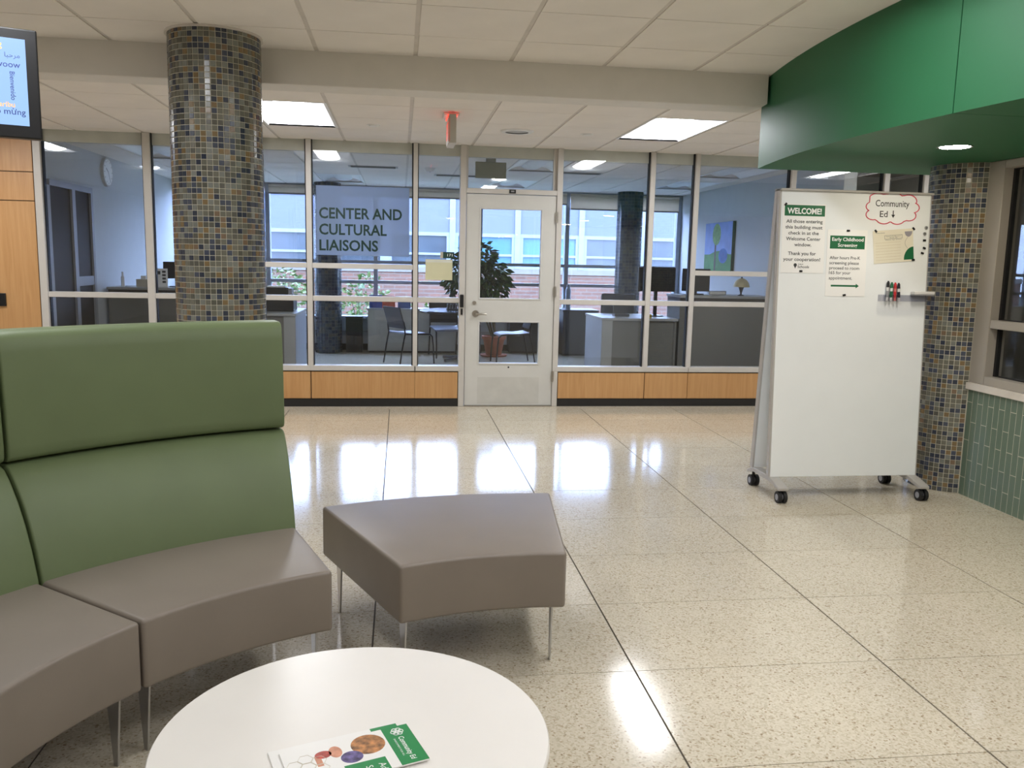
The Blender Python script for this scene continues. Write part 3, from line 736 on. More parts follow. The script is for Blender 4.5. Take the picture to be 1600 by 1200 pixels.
# ---- brochures on the table
PH1 = mat('photo_warm_mosaic', (168, 116, 70), .4, var=.75, scale=60)
PH2 = mat('photo_violet', (96, 84, 132), .4, var=.7, scale=70)
PH3 = mat('photo_skin', (214, 150, 120), .4, var=.25, scale=40)
PH4 = mat('photo_red', (176, 74, 62), .4, var=.5, scale=70)
HEX = mat('print_hex_grey', (212, 204, 186), .5)
BGREEN = mat('brochure_green', (38, 136, 76), .35, var=.03)
def brochure(label, loc, rz, z, full):
    """booklet: x runs towards its green head, y across"""
    Lb, Wb = .29, .152
    o = thing('brochure', label, 'brochure', (loc[0], loc[1], z), rz, 'brochures on the table')
    MB().box(0, Lb, 0, Wb, 0, .0035).build('pages', mat('brochure_paper', (240, 238, 234), .3, var=.01), o)
    t = .0037
    MB().box(Lb-.062, Lb, 0, Wb, .0035, t).build('green_band', BGREEN, o)
    if not full: return o
    # flower logo of rings + lettering, reading across the band
    lg = MB()
    for q in range(6):
        a = q*math.pi/3; cx_, cy_ = Lb-.031+.0085*math.cos(a), Wb-.024+.0085*math.sin(a)
        lg.tube([(cx_+.006*math.cos(b), cy_+.006*math.sin(b), t+.0004) for b in [i*math.pi/6 for i in range(12)]], .0011, 5, closed=True)
    lg.build('flower_logo', PAPER, o)
    lettering('lettering', [('Community Ed', 0, 0, .093, .0130, 'L')], PAPER, o, lambda u, v: (Lb-.036+v, Wb-.046-u, t+.0003), .012)
    lettering('lettering', [('ENRICHMENT FOR ALL', 0, 0, .07, .0045, 'L')], PAPER, o, lambda u, v: (Lb-.048+v, Wb-.05-u, t+.0003))
    def disc(cx_, cy_, rx, ry, m, name, dz=0.0, n=28):
        MB().prism([(cx_+rx*math.cos(2*math.pi*i/n), cy_+ry*math.sin(2*math.pi*i/n)) for i in range(n)], 'z', .0034, t+dz).build(name, m, o)
    disc(Lb-.105, Wb-.045, .038, .038, PH1, 'round_photo')
    disc(Lb-.150, Wb-.078, .024, .022, PH2, 'round_photo', .0002)
    disc(Lb-.178, Wb-.045, .014, .022, PH3, 'photo_patch', .0001)
    disc(Lb-.205, Wb-.045, .018, .014, PH4, 'photo_patch', .0001)
    MB().box(Lb-.225, Lb-.212, Wb-.085, Wb-.045, .0034, t+.00005).build('photo_patch', PH3, o)
    MB().box(Lb-.175, Lb-.085, 0, Wb-.105, .0034, t).build('green_box', BGREEN, o)
    lettering('lettering', [('Adult', .02, .002, None, .016, 'L'), ('Summer', .02, -.026, None, .016, 'L'), ('2022', .02, -.054, None, .016, 'L')], PAPER, o, lambda u, v: (Lb-.108+v, Wb-.105-u, t+.0003))
    hx = MB()
    for i in range(3):
        for j in range(3):
            cx_, cy_ = .02+i*.026, .03+j*.030+(i % 2)*.015
            hx.tube([(cx_+.0165*math.cos(q*math.pi/3), cy_+.0165*math.sin(q*math.pi/3), t) for q in range(6)], .0006, 4, closed=True)
    hx.build('hexagon_pattern', HEX, o)
    return o
brochure('lower white and green brochure peeking out beneath the other on the table', (-.236, 1.626), R(18.5), .4005, False)
brochure('upper brochure with green band, flower logo and round photos on the table', (-.209, 1.6135), R(19.0), .4045, True)

# ================================================================== WHITEBOARD
BO = Vector((2.35, 5.05, .135)); tilt = math.atan2(.1, 1.81); HB = math.hypot(.1, 1.81); WB = 1.0
wb = thing('mobile_whiteboard', 'tall double-sided mobile whiteboard on casters beside the mosaic column', 'whiteboard', (2.85, 5.17, 0))
def loc_wb(x, y, z): return (x-2.85, y-5.17, z)
BM = Matrix.Translation(BO) @ Matrix.Rotation(R(90)-tilt, 4, 'X')     # local x = along board, y = up the board, z = towards viewer
def on_board(o, u, v, n=0.0, spin=0.0):
    o.matrix_world = BM @ Matrix.Translation((u, v, n)) @ Matrix.Rotation(spin, 4, 'Z')
    return o
def bpt(u, v, n):
    p = BM @ Vector((u, v, n)); return (p.x-2.85, p.y-5.17, p.z)
def bbox_on(mb, u0, u1, v0, v1, n0, n1):
    P = [bpt(u, v, n) for n in (n0, n1) for v in (v0, v1) for u in (u0, u1)]
    mb.add(P, [(0, 2, 3, 1), (4, 5, 7, 6), (0, 1, 5, 4), (1, 3, 7, 5), (3, 2, 6, 7), (2, 0, 4, 6)]); return mb
bbox_on(MB(), 0, WB, 0, HB, -.008, 0).build('front_panel', BOARDW, wb, bevel=.002, seg=1)
fr = MB(); bbox_on(fr, -.012, .0, .0, HB, -.035, -.002); bbox_on(fr, WB, WB+.008, 0, HB, -.035, -.004); bbox_on(fr, -.012, WB+.008, HB, HB+.006, -.05, -.002); bbox_on(fr, 0, WB, .0, .02, -.035, -.009)
fr.build('frame', BOARDFR, wb)
# rear panel leaning the other way
def rpt(u, v, n):
    y0, y1 = 5.325, 5.205; z = .135+v*math.cos(math.atan2(y0-y1, 1.81)); y = y0+(y1-y0)*v/HB
    return (2.35+u-2.85, y+n-5.17, z)
def rbox(u0, u1, v0, v1, n0, n1):
    P = [rpt(u, v, n) for n in (n0, n1) for v in (v0, v1) for u in (u0, u1)]
    return MB().add(P, [(0, 1, 3, 2), (4, 6, 7, 5), (0, 4, 5, 1), (1, 5, 7, 3), (3, 7, 6, 2), (2, 6, 4, 0)])
rbox(0, WB, 0, HB, -.006, .006).build('rear_panel', BOARDW, wb)
rbox(-.012, 0, 0, HB, -.02, .02).build('rear_frame', BOARDFR, wb); rbox(WB, WB+.008, 0, HB, -.02, .02).build('rear_frame', BOARDFR, wb)
MB().box(-.512, .508, -.04, .06, 1.94, 1.952).build('top_cap', BOARDFR, wb)
for s, X in ((-1, 2.375), (1, 3.325)):
    prof = [(4.90, .082), (4.90, .100), (5.0, .128), (5.06, .138), (5.30, .138), (5.34, .128), (5.40, .100), (5.40, .082), (5.30, .108), (5.06, .108)]
    ft = MB().prism([(y-5.17, z) for y, z in prof], 'x', X-2.85-.032, X-2.85+.032).build('foot', BOARDFR, wb, bevel=.004)
    for yy in (4.93, 5.355):
        k = MB(); cz = .037
        for q in (-.017, .017):
            k.cyl((X-2.85+q-.011, yy-5.17, cz), (X-2.85+q+.011, yy-5.17, cz), .037, n=24)
        cs = k.build('caster', RUBBER, wb, smooth=True)
        MB().cyl((X-2.85-.030, yy-5.17, cz), (X-2.85+.030, yy-5.17, cz), .020, n=16).build('hub', GREYP, cs, smooth=True)
        MB().cyl((X-2.85, yy-5.17+.004, cz+.02), (X-2.85, yy-5.17+.004, .1), .010, n=10).build('swivel_stem', DARKMET, cs)
# drawn on the board: pink cloud, words, arrow
cl = MB(); lobes = []
bumps = [(.640, 1.765, .062, 150, 60), (.745, 1.775, .06, 130, 30), (.845, 1.765, .055, 120, -20), (.875, 1.725, .045, 70, -75), (.855, 1.675, .045, 30, -110), (.775, 1.655, .05, -30, -140), (.685, 1.655, .05, -40, -150), (.610, 1.675, .045, -70, -230), (.605, 1.725, .042, -120, -240)]
path = []
for bx, by, br, a0, a1 in bumps:
    for i in range(9):
        a = R(a0+(a1-a0)*i/8); path.append((bx+br*1.05*math.cos(a), by+br*.72*math.sin(a)))
cl.tube([bpt(u, v, .0005) for u, v in path], .0032, 6, closed=True)
cl.build('cloud_outline', INKRED, wb)
lettering('handwriting', [('Community', .625, 1.728, .228, .042, 'L'), ('Ed', .657, 1.662, .052, .040, 'L')], INK, wb, lambda u, v: bpt(u, v, .0006), .006)
ar = MB(); bbox_on(ar, .744, .750, 1.672, 1.704, .0002, .0008)
ar.add([bpt(.734, 1.678, .0008), bpt(.747, 1.658, .0008), bpt(.760, 1.678, .0008)], [(0, 1, 2)]); ar.build('drawn_arrow', INK, wb)
# posters
def sheet(name, label, u0, v0, w, h, m, spin=0.0, cat='poster', n=.0012):
    o = thing(name, label, cat); on_board(o, u0, v0, n, spin)
    MB().box(0, w, 0, h, 0, .0012).build('sheet', m, o)
    return o
Z0 = .0014
pl = lambda u0, v0: (lambda u, v: (u-u0, v-v0, Z0+.0004))
s1 = sheet('welcome_poster', 'tall WELCOME! poster with green band at the whiteboard left edge', .010, 1.300, .284, .428, PAPER)
MB().box(.012, .278, .353, .420, .001, Z0).build('green_band', PGREEN, s1)
f = pl(.010, 1.300)
lettering('heading', [('WELCOME!', .1525, 1.667, .226, .036, 'C')], PAPER, s1, f, .03)
lettering('lettering', [('All those entering', .155, 1.610, .240, .0215, 'C'), ('this building must', .153, 1.574, .245, .0215, 'C'), ('check in at the', .152, 1.538, .20, .0215, 'C'), ('Welcome Center', .152, 1.502, .228, .0215, 'C'), ('window.', .150, 1.466, .112, .0215, 'C'),
          ('Thank you for', .147, 1.411, .184, .0215, 'C'), ('your cooperation!', .147, 1.375, .245, .0215, 'C')], INKGREY, s1, f, .014)
lettering('school_mark', [('Schools', .160, 1.331, .076, .016, 'C'), ('PUBLIC', .142, 1.351, .034, .007, 'C')], INKGREY, s1, f, .012)
mk = MB().prism([(.098+.011*math.cos(i*math.pi/8)-.01+.008, 1.349+.011*math.sin(i*math.pi/8)-1.3) for i in range(16)], 'z', .001, Z0+.0003).prism([(.089, .043), (.103, .043), (.096, .026)], 'z', .001, Z0+.0003)
mk.build('pin_mark', INKGREY, s1)
s2 = sheet('screening_poster', 'Early Childhood Screening poster with a green arrow at its foot', .312, 1.158, .268, .418, PAPER)
MB().box(.019, .252, .298, .380, .001, Z0).build('green_band', PGREEN, s2)
f2 = pl(.312, 1.158)
lettering('heading', [('Early Childhood', .449, 1.505, .211, .0225, 'C'), ('Screening', .449, 1.469, .130, .0225, 'C')], PAPER, s2, f2, .02)
lettering('lettering', [('After hours Pre-K', .333, 1.391, .205, .020, 'L'), ('screening please', .333, 1.359, .198, .020, 'L'), ('proceed to room', .333, 1.327, .202, .020, 'L'), ('165 for your', .333, 1.297, .144, .020, 'L'), ('appointment.', .333, 1.264, .156, .020, 'L')], INKGREY, s2, f2, .006)
MB().box(.037, .205, .061, .072, .001, Z0).prism([(.205, .052), (.226, .0665), (.205, .081)], 'z', .001, Z0).build('printed_arrow', PGREEN, s2)
s3 = sheet('registration_sheet', 'cream notice sheet with ruled lines and a green quarter circle, tilted on the whiteboard', .633, 1.366, .272, .207, CREAM, R(5.2), 'notice')
MB().prism([(.272, .012)]+[(.272-.068*math.cos(i*math.pi/20), .012+.080*math.sin(i*math.pi/20)) for i in range(11)], 'z', .001, Z0).build('quarter_circle', PGREEN, s3)
MB().prism([(.215+.026+.026*math.cos(i*math.pi/12), .190+.034*math.sin(i*math.pi/12)) for i in range(12, 25)], 'z', .001, Z0).build('grey_lobe', mat('print_lilac_grey', (150, 146, 152), .6), s3)
for q in range(7): MB().box(.014, .185, .020+q*.018, .0212+q*.018, .001, Z0).build('ruled_line', mat('print_tan', (196, 178, 140), .6), s3)
bx_ = MB().box(.078, .198, .150, .1515, .001, Z0).box(.078, .198, .172, .1735, .001, Z0).box(.078, .0795, .150, .1735, .001, Z0).box(.1965, .198, .150, .1735, .001, Z0); bx_.build('title_box', INKGREY, s3)
lettering('lettering', [('Community Education', .138, .163, .10, .006, 'C'), ('Room 101', .138, .154, .05, .006, 'C'), ('Please sign below', .138, .142, .11, .005, 'C'), ('Welcome families', .02, .188, .06, .006, 'L')], INKGREY, s3, lambda u, v: (u, v, Z0+.0004))
MB().tube([(.235-.02*math.sin(i*.5), .155-.012*i, Z0) for i in range(7)], .0006, 4).build('curl_line', INKGREY, s3)
# magnets
def magnet(label, u, v, spin, silver=False):
    o = thing('magnet', label, 'magnet', group='whiteboard magnets'); on_board(o, u, v, .0026, spin)
    if silver:
        MB().lathe([(0, .010), (.007, .010), (.010, .007), (.010, 0)], (0, 0, 0), 20).build('button', CHROME, o, smooth=True)
        MB().lathe([(0, .0115), (.004, .0115), (.004, .0098)], (0, 0, 0), 16).build('dimple', GREYP, o, smooth=True)
    else:
        MB().box(-.010, .010, -.006, .006, 0, .006).build('clip', BLACKP, o, bevel=.0015, seg=1)
        MB().box(-.007, .007, -.002, .002, .006, .008).build('ridge', DARKMET, o)
for a in [('black magnet at the top left corner of the WELCOME poster', .026, 1.722, R(50)), ('black magnet at the foot of the WELCOME poster', .144, 1.311, 0), ('black magnet at the top of the screening poster', .448, 1.570, 0), ('black magnet at the foot of the screening poster', .441, 1.166, R(12)),
          ('black magnet at the top left of the cream sheet', .633, 1.572, R(-50)), ('black magnet at the top right of the cream sheet', .889, 1.594, R(-45)), ('black magnet at the lower right of the cream sheet', .898, 1.397, R(8)),
          ('uppermost loose black magnet on the whiteboard right edge', .968, 1.522, 0), ('middle loose black magnet on the whiteboard right edge', .969, 1.473, R(-15)), ('lowest loose black magnet on the whiteboard right edge', .958, 1.441, R(-15))]: magnet(*a)
magnet('upper round silver magnet on the whiteboard right edge', .974, 1.602, 0, True); magnet('lower round silver magnet on the whiteboard right edge', .966, 1.564, 0, True)
# marker tray, markers, eraser
tr = thing('marker_tray', 'grey clear marker tray stuck on the whiteboard', 'tray'); on_board(tr, .672, 1.130, .001)
TRAYM = mat_glass('smoked_acrylic', (.93, .93, .95), .08, .7)
MB().box(0, .352, 0, .004, 0, .062).build('tray_floor', TRAYM, tr); MB().box(0, .352, .004, .040, .058, .062).build('tray_lip', TRAYM, tr)
MB().box(0, .352, .004, .044, 0, .003).build('tray_back', TRAYM, tr)
for x in (0, .348): MB().box(x, x+.004, .004, .040, .003, .058).build('tray_end', TRAYM, tr)
for n, (u, nm, rgb) in enumerate(((.724, 'black-capped marker nearest the cream sheet edge, tallest in the tray', (24, 24, 26)), (.750, 'green-capped dry-erase marker in the tray', (20, 100, 64)), (.776, 'red-capped dry-erase marker in the tray', (196, 40, 44)), (.802, 'dark-capped marker at the right of the marker row', (30, 30, 40)))):
    o = thing('marker', nm, 'marker', group='markers in the tray'); on_board(o, u, 1.135, .018+.002*n, R((-2, -1, 1, 3)[n]))
    cm = mat('marker_cap_%d' % n, rgb, .4); H_ = (.125, .118, .116, .114)[n]
    MB().cyl((0, 0, 0), (0, H_*.68, 0), .0085, n=14).build('barrel', WHITEP if n != 2 else mat('marker_red_barrel', (214, 120, 116), .4), o, smooth=True)
    MB().cyl((0, H_*.68, 0), (0, H_*.93, 0), .0095, .0085, n=14).cyl((0, H_*.93, 0), (0, H_, 0), .006, .005, n=12).build('cap', cm, o, smooth=True)
    MB().cyl((0, H_*.18, 0), (0, H_*.5, 0), .0089, n=14).build('label_band', cm if n != 0 else GREYP, o, smooth=True)
er = thing('whiteboard_eraser', 'white whiteboard eraser lying on the marker tray', 'eraser'); on_board(er, .888, 1.1705, .006)
MB().box(0, .14, .006, .026, 0, .05).build('body', WHITEP, er, bevel=.004)
MB().box(.002, .138, .0, .006, .002, .048).build('felt', GREYP, er)

# ================================================================== ON THE GLASS
FROST = bpy.data.materials.new('frosted_film'); FROST.use_nodes = True
nt = FROST.node_tree; p = nt.nodes['Principled BSDF']; p.inputs['Base Color'].default_value = lin((164, 180, 206))+(1,); p.inputs['Roughness'].default_value = .35
tl = nt.nodes.new('ShaderNodeBsdfTranslucent'); tl.inputs[0].default_value = lin((206, 220, 240))+(1,)
tp = nt.nodes.new('ShaderNodeBsdfTransparent')
ns = nt.nodes.new('ShaderNodeTexNoise'); ns.inputs['Scale'].default_value = 3
m1 = nt.nodes.new('ShaderNodeMixShader'); m1.inputs[0].default_value = .68; m2 = nt.nodes.new('ShaderNodeMixShader'); m2.inputs[0].default_value = .22
nt.links.new(p.outputs[0], m1.inputs[1]); nt.links.new(tl.outputs[0], m1.inputs[2]); nt.links.new(m1.outputs[0], m2.inputs[1]); nt.links.new(tp.outputs[0], m2.inputs[2])
nt.links.new(m2.outputs[0], nt.nodes['Material Output'].inputs['Surface'])
sg = thing('glass_sign', 'frosted sheet lettered CENTER AND CULTURAL LIAISONS on the glass', 'sign', (-.36, D+.0425, 1.484))
MB().box(-.446, .444, 0, .0018, 0, .66).build('film', FROST, sg)
lettering('lettering', [('CENTER AND', -.419, .352, .792, .105, 'L'), ('CULTURAL', -.419, .198, .645, .105, 'L'), ('LIAISONS', -.419, .046, .561, .105, 'L')], SIGNDK, sg, lambda u, v: (u, -.0012, v), .022)
pq = thing('room_plaque', 'small dark green plaque numbered 171 on the glass beside the door', 'room sign', (.472, D+.038, 1.476))
MB().box(-.055, .055, 0, .006, 0, .062).build('plate', mat('plaque_green', (30, 62, 52), .4), pq)
MB().box(-.083, -.055, .001, .005, 0, .062).build('side_strip', mat('plaque_strip', (186, 180, 160), .5), pq)
lettering('lettering', [('171', .012, .020, .05, .026, 'C')], PAPER, pq, lambda u, v: (u, -.0008, v), .004)
nt_ = thing('paper_notice', 'faded yellowish paper notice taped to the glass below the green plaque', 'notice', (.377, D+.040, 1.262))
PALE = mat('paper_faded', (206, 202, 166), .6, var=.04)
MB().box(-.133, .133, 0, .0015, 0, .202).build('sheet', PALE, nt_)
MB().box(-.13, .13, -.0006, 0, .172, .196).build('clear_tape', mat('tape', (214, 214, 200), .3), nt_)

# ================================================================== OFFICE
OFFG = mat('office_grey_laminate', (120, 118, 112), .45, var=.03)
OFFL = mat('office_light_grey', (172, 176, 180), .45, var=.02)
OFFT = mat('desk_top_grey', (168, 168, 164), .4, var=.02)
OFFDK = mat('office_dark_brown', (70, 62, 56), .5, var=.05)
CHARC = mat('charcoal_cabinet', (52, 54, 58), .45)
# clock on the left office wall
ck = thing('wall_clock', 'round white wall clock on the grey office wall', 'clock', (-3.42, 10.71, 2.385))
MB().cyl((0, 0, 0), (.035, 0, 0), .165, n=40).build('case', mat('clock_rim', (196, 192, 186), .4), ck, smooth=True)
MB().cyl((.035, 0, 0), (.037, 0, 0), .148, n=40).build('dial', PAPER, ck)
hd = MB()
for ln, a, w in ((.085, R(-60), .005), (.12, R(150), .004)):
    d = Vector((0, math.sin(a), math.cos(a))); n_ = Vector((0, math.cos(a), -math.sin(a)))
    hd.add([Vector((.0385, 0, 0))+n_*w, Vector((.0385, 0, 0))-n_*w, Vector((.0385, 0, 0))+d*ln-n_*w, Vector((.0385, 0, 0))+d*ln+n_*w], [(0, 1, 2, 3)])
for q in range(12):
    a = q*math.pi/6; d = Vector((0, math.sin(a), math.cos(a))); n_ = Vector((0, math.cos(a), -math.sin(a)))
    b0 = Vector((.0382, 0, 0))
    hd.add([b0+d*.118+n_*.004, b0+d*.118-n_*.004, b0+d*.138-n_*.004, b0+d*.138+n_*.004], [(0, 1, 2, 3)])
hd.build('hands_and_marks', INK, ck, kind='stuff')
# glazed double door in the left wall
dr = setting('door_2', 'dark glazed doors with grey frames in the office side wall')
XL = -3.42
DFR = mat('door_frame_grey', (150, 152, 158), .45)
MB().box(XL, XL+.035, 8.98, 10.16, 2.10, 2.16).build('head', DFR, dr)
for y0, y1 in ((8.90, 8.98), (9.55, 9.64), (10.10, 10.16)): MB().box(XL, XL+.035, y0, y1, 0, 2.10).build('stile', DFR, dr)
MB().box(XL, XL+.03, 9.64, 10.10, 1.10, 1.20).build('mid_rail', DFR, dr)
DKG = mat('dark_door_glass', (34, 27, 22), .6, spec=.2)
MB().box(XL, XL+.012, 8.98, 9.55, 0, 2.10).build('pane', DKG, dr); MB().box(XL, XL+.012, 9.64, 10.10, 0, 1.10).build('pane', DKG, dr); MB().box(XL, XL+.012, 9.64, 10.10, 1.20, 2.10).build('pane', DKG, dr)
# tall counters
def counter(label, x0, x1, y, z):
    o = thing('reception_counter', label, 'counter', ((x0+x1)/2, y+.25, 0)); w = (x1-x0)/2
    MB().box(-w, w, -.25, .25, 0, z-.07).build('body', OFFG, o)
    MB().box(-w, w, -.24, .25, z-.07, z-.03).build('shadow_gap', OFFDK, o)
    MB().box(-w-.01, w+.01, -.27, .27, z-.03, z).build('counter_top', OFFT, o, bevel=.004, seg=1)
    return o
counter('grey reception counter in front of the clock wall', -3.38, -2.14, 10.5, 1.065)
counter('grey reception counter holding the mushroom-shaped lamp', 3.36, 4.54, 10.0, 1.095)
# desks
def desk(label, x0, x1, y0, y1, z, end):
    o = thing('office_desk', label, 'desk', ((x0+x1)/2, (y0+y1)/2, 0)); cx, cy = (x0+x1)/2, (y0+y1)/2
    MB().box(x0-cx+.02, x1-cx-.02, y0-cy+.01, y0-cy+.03, .02, z-.03).build('front_panel', OFFG, o)
    for s, x in ((0, x0), (1, x1-.03)):
        MB().box(x-cx, x-cx+.03, y0-cy, y1-cy, 0, z-.03).build('end_panel', OFFL if s == end else OFFG, o)
    MB().box((x0 if end == 0 else x1-.13)-cx, (x0+.13 if end == 0 else x1)-cx, y0-cy-.012, y0-cy+.01, 0, z-.03).build('corner_post', OFFT, o)
    MB().box(x0-cx-.01, x1-cx+.01, y0-cy-.03, y1-cy, z-.03, z).build('desk_top', OFFT, o, bevel=.004, seg=1)
    MB().box(-.35, .35, y1-cy-.4, y1-cy-.02, .45, z-.032).build('drawer_box', OFFG, o)
    return o
desk('grey office desk with a pale end panel right of the door', 2.40, 3.33, 10.0, 10.9, .81, 0)
desk('grey office desk with a pale end panel behind the sofa back', -2.1, -1.19, 9.98, 11.1, .815, 1)
# monitors and phones
def monitor(label, x, y, z, w, h, rz=0.0, lift=.10):
    o = thing('computer_monitor', label, 'monitor', (x, y, z), rz, 'office monitors')
    MB().box(-w/2, w/2, -.02, .02, lift, lift+h).build('screen_housing', BLACKP, o, bevel=.006, seg=1)
    MB().box(-.02, .02, 0, .03, .01, lift+.03).build('stand', BLACKP, o)
    MB().lathe([(0, 0), (.11, 0), (.10, .012), (0, .014)], (0, 0, 0), 20).build('foot', BLACKP, o, smooth=True)
    return o
monitor('larger black computer monitor on the desk right of the door', 3.19, 10.45, .81, .48, .30, 0, .31)
monitor('black computer monitor partly behind a mullion beside the lamp counter', 3.66, 10.33, 1.095, .34, .28, R(-15), .04)
monitor('black computer monitor on the desk near the clock wall', -2.66, 10.80, 1.065, .34, .20)
pr = thing('printer', 'black printer on the desk behind the sofa', 'printer', (-1.42, 10.5, .815))
MB().box(-.20, .17, -.18, .18, 0, .14).build('body', BLACKP, pr, bevel=.01); MB().box(-.16, .10, -.12, .12, .14, .28).build('scanner', BLACKP, pr, bevel=.01)
MB().box(-.14, .06, -.10, .08, .28, .295).build('paper_stack', PAPER, pr); MB().box(.10, .14, -.1, .1, .14, .27).build('side_cover', GREYP, pr)
# things on the near counters
def boxy(name, label, cat, loc, parts, group=None, rz=0.0):
    o = thing(name, label, cat, loc, rz, group)
    for nm, b, m in parts: MB().box(*b).build(nm, m, o)
    return o
boxy('tissue_box', 'pale angular tissue box on the counter by the clock wall', 'box', (-3.02, 10.65, 1.065), [('carton', (-.07, .07, -.06, .06, 0, .09), mat('kraft', (190, 180, 160), .7)), ('tissue', (-.03, .03, -.01, .01, .09, .13), PAPER)])
cd = thing('leaflet_holder', 'white leaflet holder with a printed card on the counter by the clock wall', 'holder', (-2.83, 10.62, 1.065))
MB().box(-.09, .09, 0, .012, 0, .22).build('card', PAPER, cd); MB().box(-.09, .09, -.02, .04, 0, .01).build('foot', WHITEP, cd)
for q in range(4): MB().box(.03, .07, -.001, 0, .05+q*.04, .075+q*.04).build('print_block', INKGREY, cd)
MB().box(-.07, .01, -.001, 0, .15, .19).build('print_block', INKGREY, cd)
bt = thing('hand_sanitizer', 'slim white bottle on the counter by the clock wall', 'bottle', (-3.24, 10.60, 1.065)); MB().lathe([(0, 0), (.022, 0), (.022, .11), (.01, .13), (.01, .15), (0, .15)], (0, 0, 0), 16).build('bottle_body', WHITEP, bt, smooth=True); MB().cyl((0, 0, .15), (0, 0, .175), .012, n=12).build('cap', WHITEP, bt)
# lamp
lp = thing('table_lamp', 'small cream mushroom-shaped table lamp on the right-hand counter', 'lamp', (4.18, 10.14, 1.095))
MB().lathe([(.012, 0), (.04, 0), (.04, .006), (.012, .02), (.010, .03), (.018, .06), (.030, .095), (.034, .105), (.01, .108), (0, .108)], (0, 0, .0), 20).build('stem', DARKMET, lp, smooth=True)
MB().lathe([(.100, .108), (.098, .125), (.085, .165), (.060, .195), (.030, .212), (.008, .216), (0, .216)], (0, 0, 0), 28).build('lamp_shade', mat('lamp_shade_cream', (206, 192, 150), .5), lp, smooth=True)
MB().lathe([(0, .214), (.012, .214), (.012, .228), (0, .232)], (0, 0, 0), 12).build('finial', DARKMET, lp, smooth=True)
boxy('desk_nameplate', 'pale nameplate box on the counter beside the lamp', 'nameplate', (3.93, 10.3, 1.095), [('box', (-.11, .11, -.03, .03, 0, .05), GREYP), ('card', (-.10, .10, -.031, -.03, .008, .042), PAPER)])
bb = thing('water_bottle', 'grey water bottle standing on the dark cabinet behind the door', 'bottle', (2.62, 13.25, .72)); MB().lathe([(0, 0), (.045, 0), (.045, .30), (.03, .34), (.03, .36), (0, .36)], (0, 0, 0), 18).build('bottle_body', mat('bottle_steel', (150, 160, 176), .35), bb, smooth=True); MB().cyl((0, 0, .36), (0, 0, .39), .025, n=12).build('cap', GREYP, bb)
# desk chair backs
def task_chair(label, x, y, rz):
    o = thing('task_chair', label, 'chair', (x, y, 0), rz, 'task chairs')
    MB().box(-.24, .24, .18, .24, .62, 1.05).build('backrest', CHARC, o, bevel=.03); MB().box(-.25, .25, -.25, .22, .44, .52).build('seat', CHARC, o, bevel=.03)
    MB().cyl((0, 0, .06), (0, 0, .44), .025, n=12).build('post', DARKMET, o); MB().box(-.02, .02, .2, .23, .48, .66).build('back_bar', DARKMET, o)
    for q in range(5):
        a = q*2*math.pi/5; MB().tube([(0, 0, .10), (.28*math.cos(a), .28*math.sin(a), .06)], .018, 8).cyl((.28*math.cos(a), .28*math.sin(a), 0), (.28*math.cos(a), .28*math.sin(a), .06), .02, n=10).build('leg', DARKMET, o)
    return o
task_chair('charcoal task chair behind the grey desk right of the door', 2.95, 11.6, R(180))
# phone and note stand on the desk
boxy('desk_phone', 'dark desk phone on the grey desk right of the door', 'phone', (2.72, 10.35, .81), [('base', (-.09, .09, -.08, .08, 0, .03), CHARC), ('display', (-.08, .08, .06, .08, .03, .16), CHARC)])
boxy('tape_dispenser', 'small yellow item on the front edge of the grey desk', 'stationery', (3.0, 10.08, .81), [('body', (-.03, .03, -.03, .03, 0, .045), mat('yellow_plastic', (200, 176, 60), .5)), ('band', (-.031, .031, -.031, .031, .018, .028), BLACKP)])
# cabinets along the window
def cabinet(label, x0, x1, y0, y1, z, m, doors=2, top=None):
    o = thing('storage_cabinet', label, 'cabinet', ((x0+x1)/2, (y0+y1)/2, 0)); w = (x1-x0)/2; d = (y1-y0)/2
    MB().box(-w, w, -d, d, .03, z-.025).build('body', m, o); MB().box(-w+.02, w-.02, -d+.03, d, 0, .03).build('plinth', BASEBLK, o)
    MB().box(-w-.01, w+.01, -d-.015, d, z-.025, z).build('cabinet_top', top or m, o)
    for q in range(doors):
        a = -w+2*w*q/doors; b = -w+2*w*(q+1)/doors
        dd = MB().box(a+.004, b-.004, -d-.012, -d, .05, z-.04).build('door', m, o); MB().box(b-.05, b-.03, -d-.022, -d-.012, z*.55, z*.65).build('handle', NICKEL, dd)
    return o
cabinet('pale grey storage cabinet under the window behind the bent-back chair', -.50, .86, 13.34, 13.68, .69, mat('cabinet_pale', (176, 174, 166), .5), 2, OFFL)
cabinet('charcoal credenza seen through the lower door glass', 1.72, 2.44, 13.40, 13.70, .55, CHARC, 2)
cabinet('tall charcoal file cabinet right of the door', 2.52, 3.08, 13.1, 13.7, .72, CHARC, 1)
for n, (x, rgb, h, l) in enumerate(((-.38, (60, 80, 160), .20, 'blue picture book on the pale cabinet'), (-.18, (206, 90, 60), .19, 'orange picture book on the pale cabinet'), (.06, (70, 96, 150), .12, 'low blue picture book on the pale cabinet'))):
    b = thing('picture_book', l, 'book', (x, 13.45, .69), 0, 'picture books')
    MB().box(-.10, .10, -.008, .008, 0, h).build('cover', mat('book_cover_%d' % n, rgb, .5, var=.4, scale=14), b); MB().box(-.096, .096, -.006, .006, h, h+.002).build('pages', PAPER, b)
tc_ = thing('trash_bin', 'tall black bin standing between the dark column and the pale cabinet', 'bin', (-.71, 13.48, 0))
MB().box(-.125, .125, -.12, .12, 0, .53).build('body', BLACKP, tc_, bevel=.01); MB().box(-.13, .13, -.125, .125, .53, .56).build('lid', BLACKP, tc_, bevel=.006); MB().box(-.07, .07, -.128, -.12, .40, .47).build('flap', DARKMET, tc_)
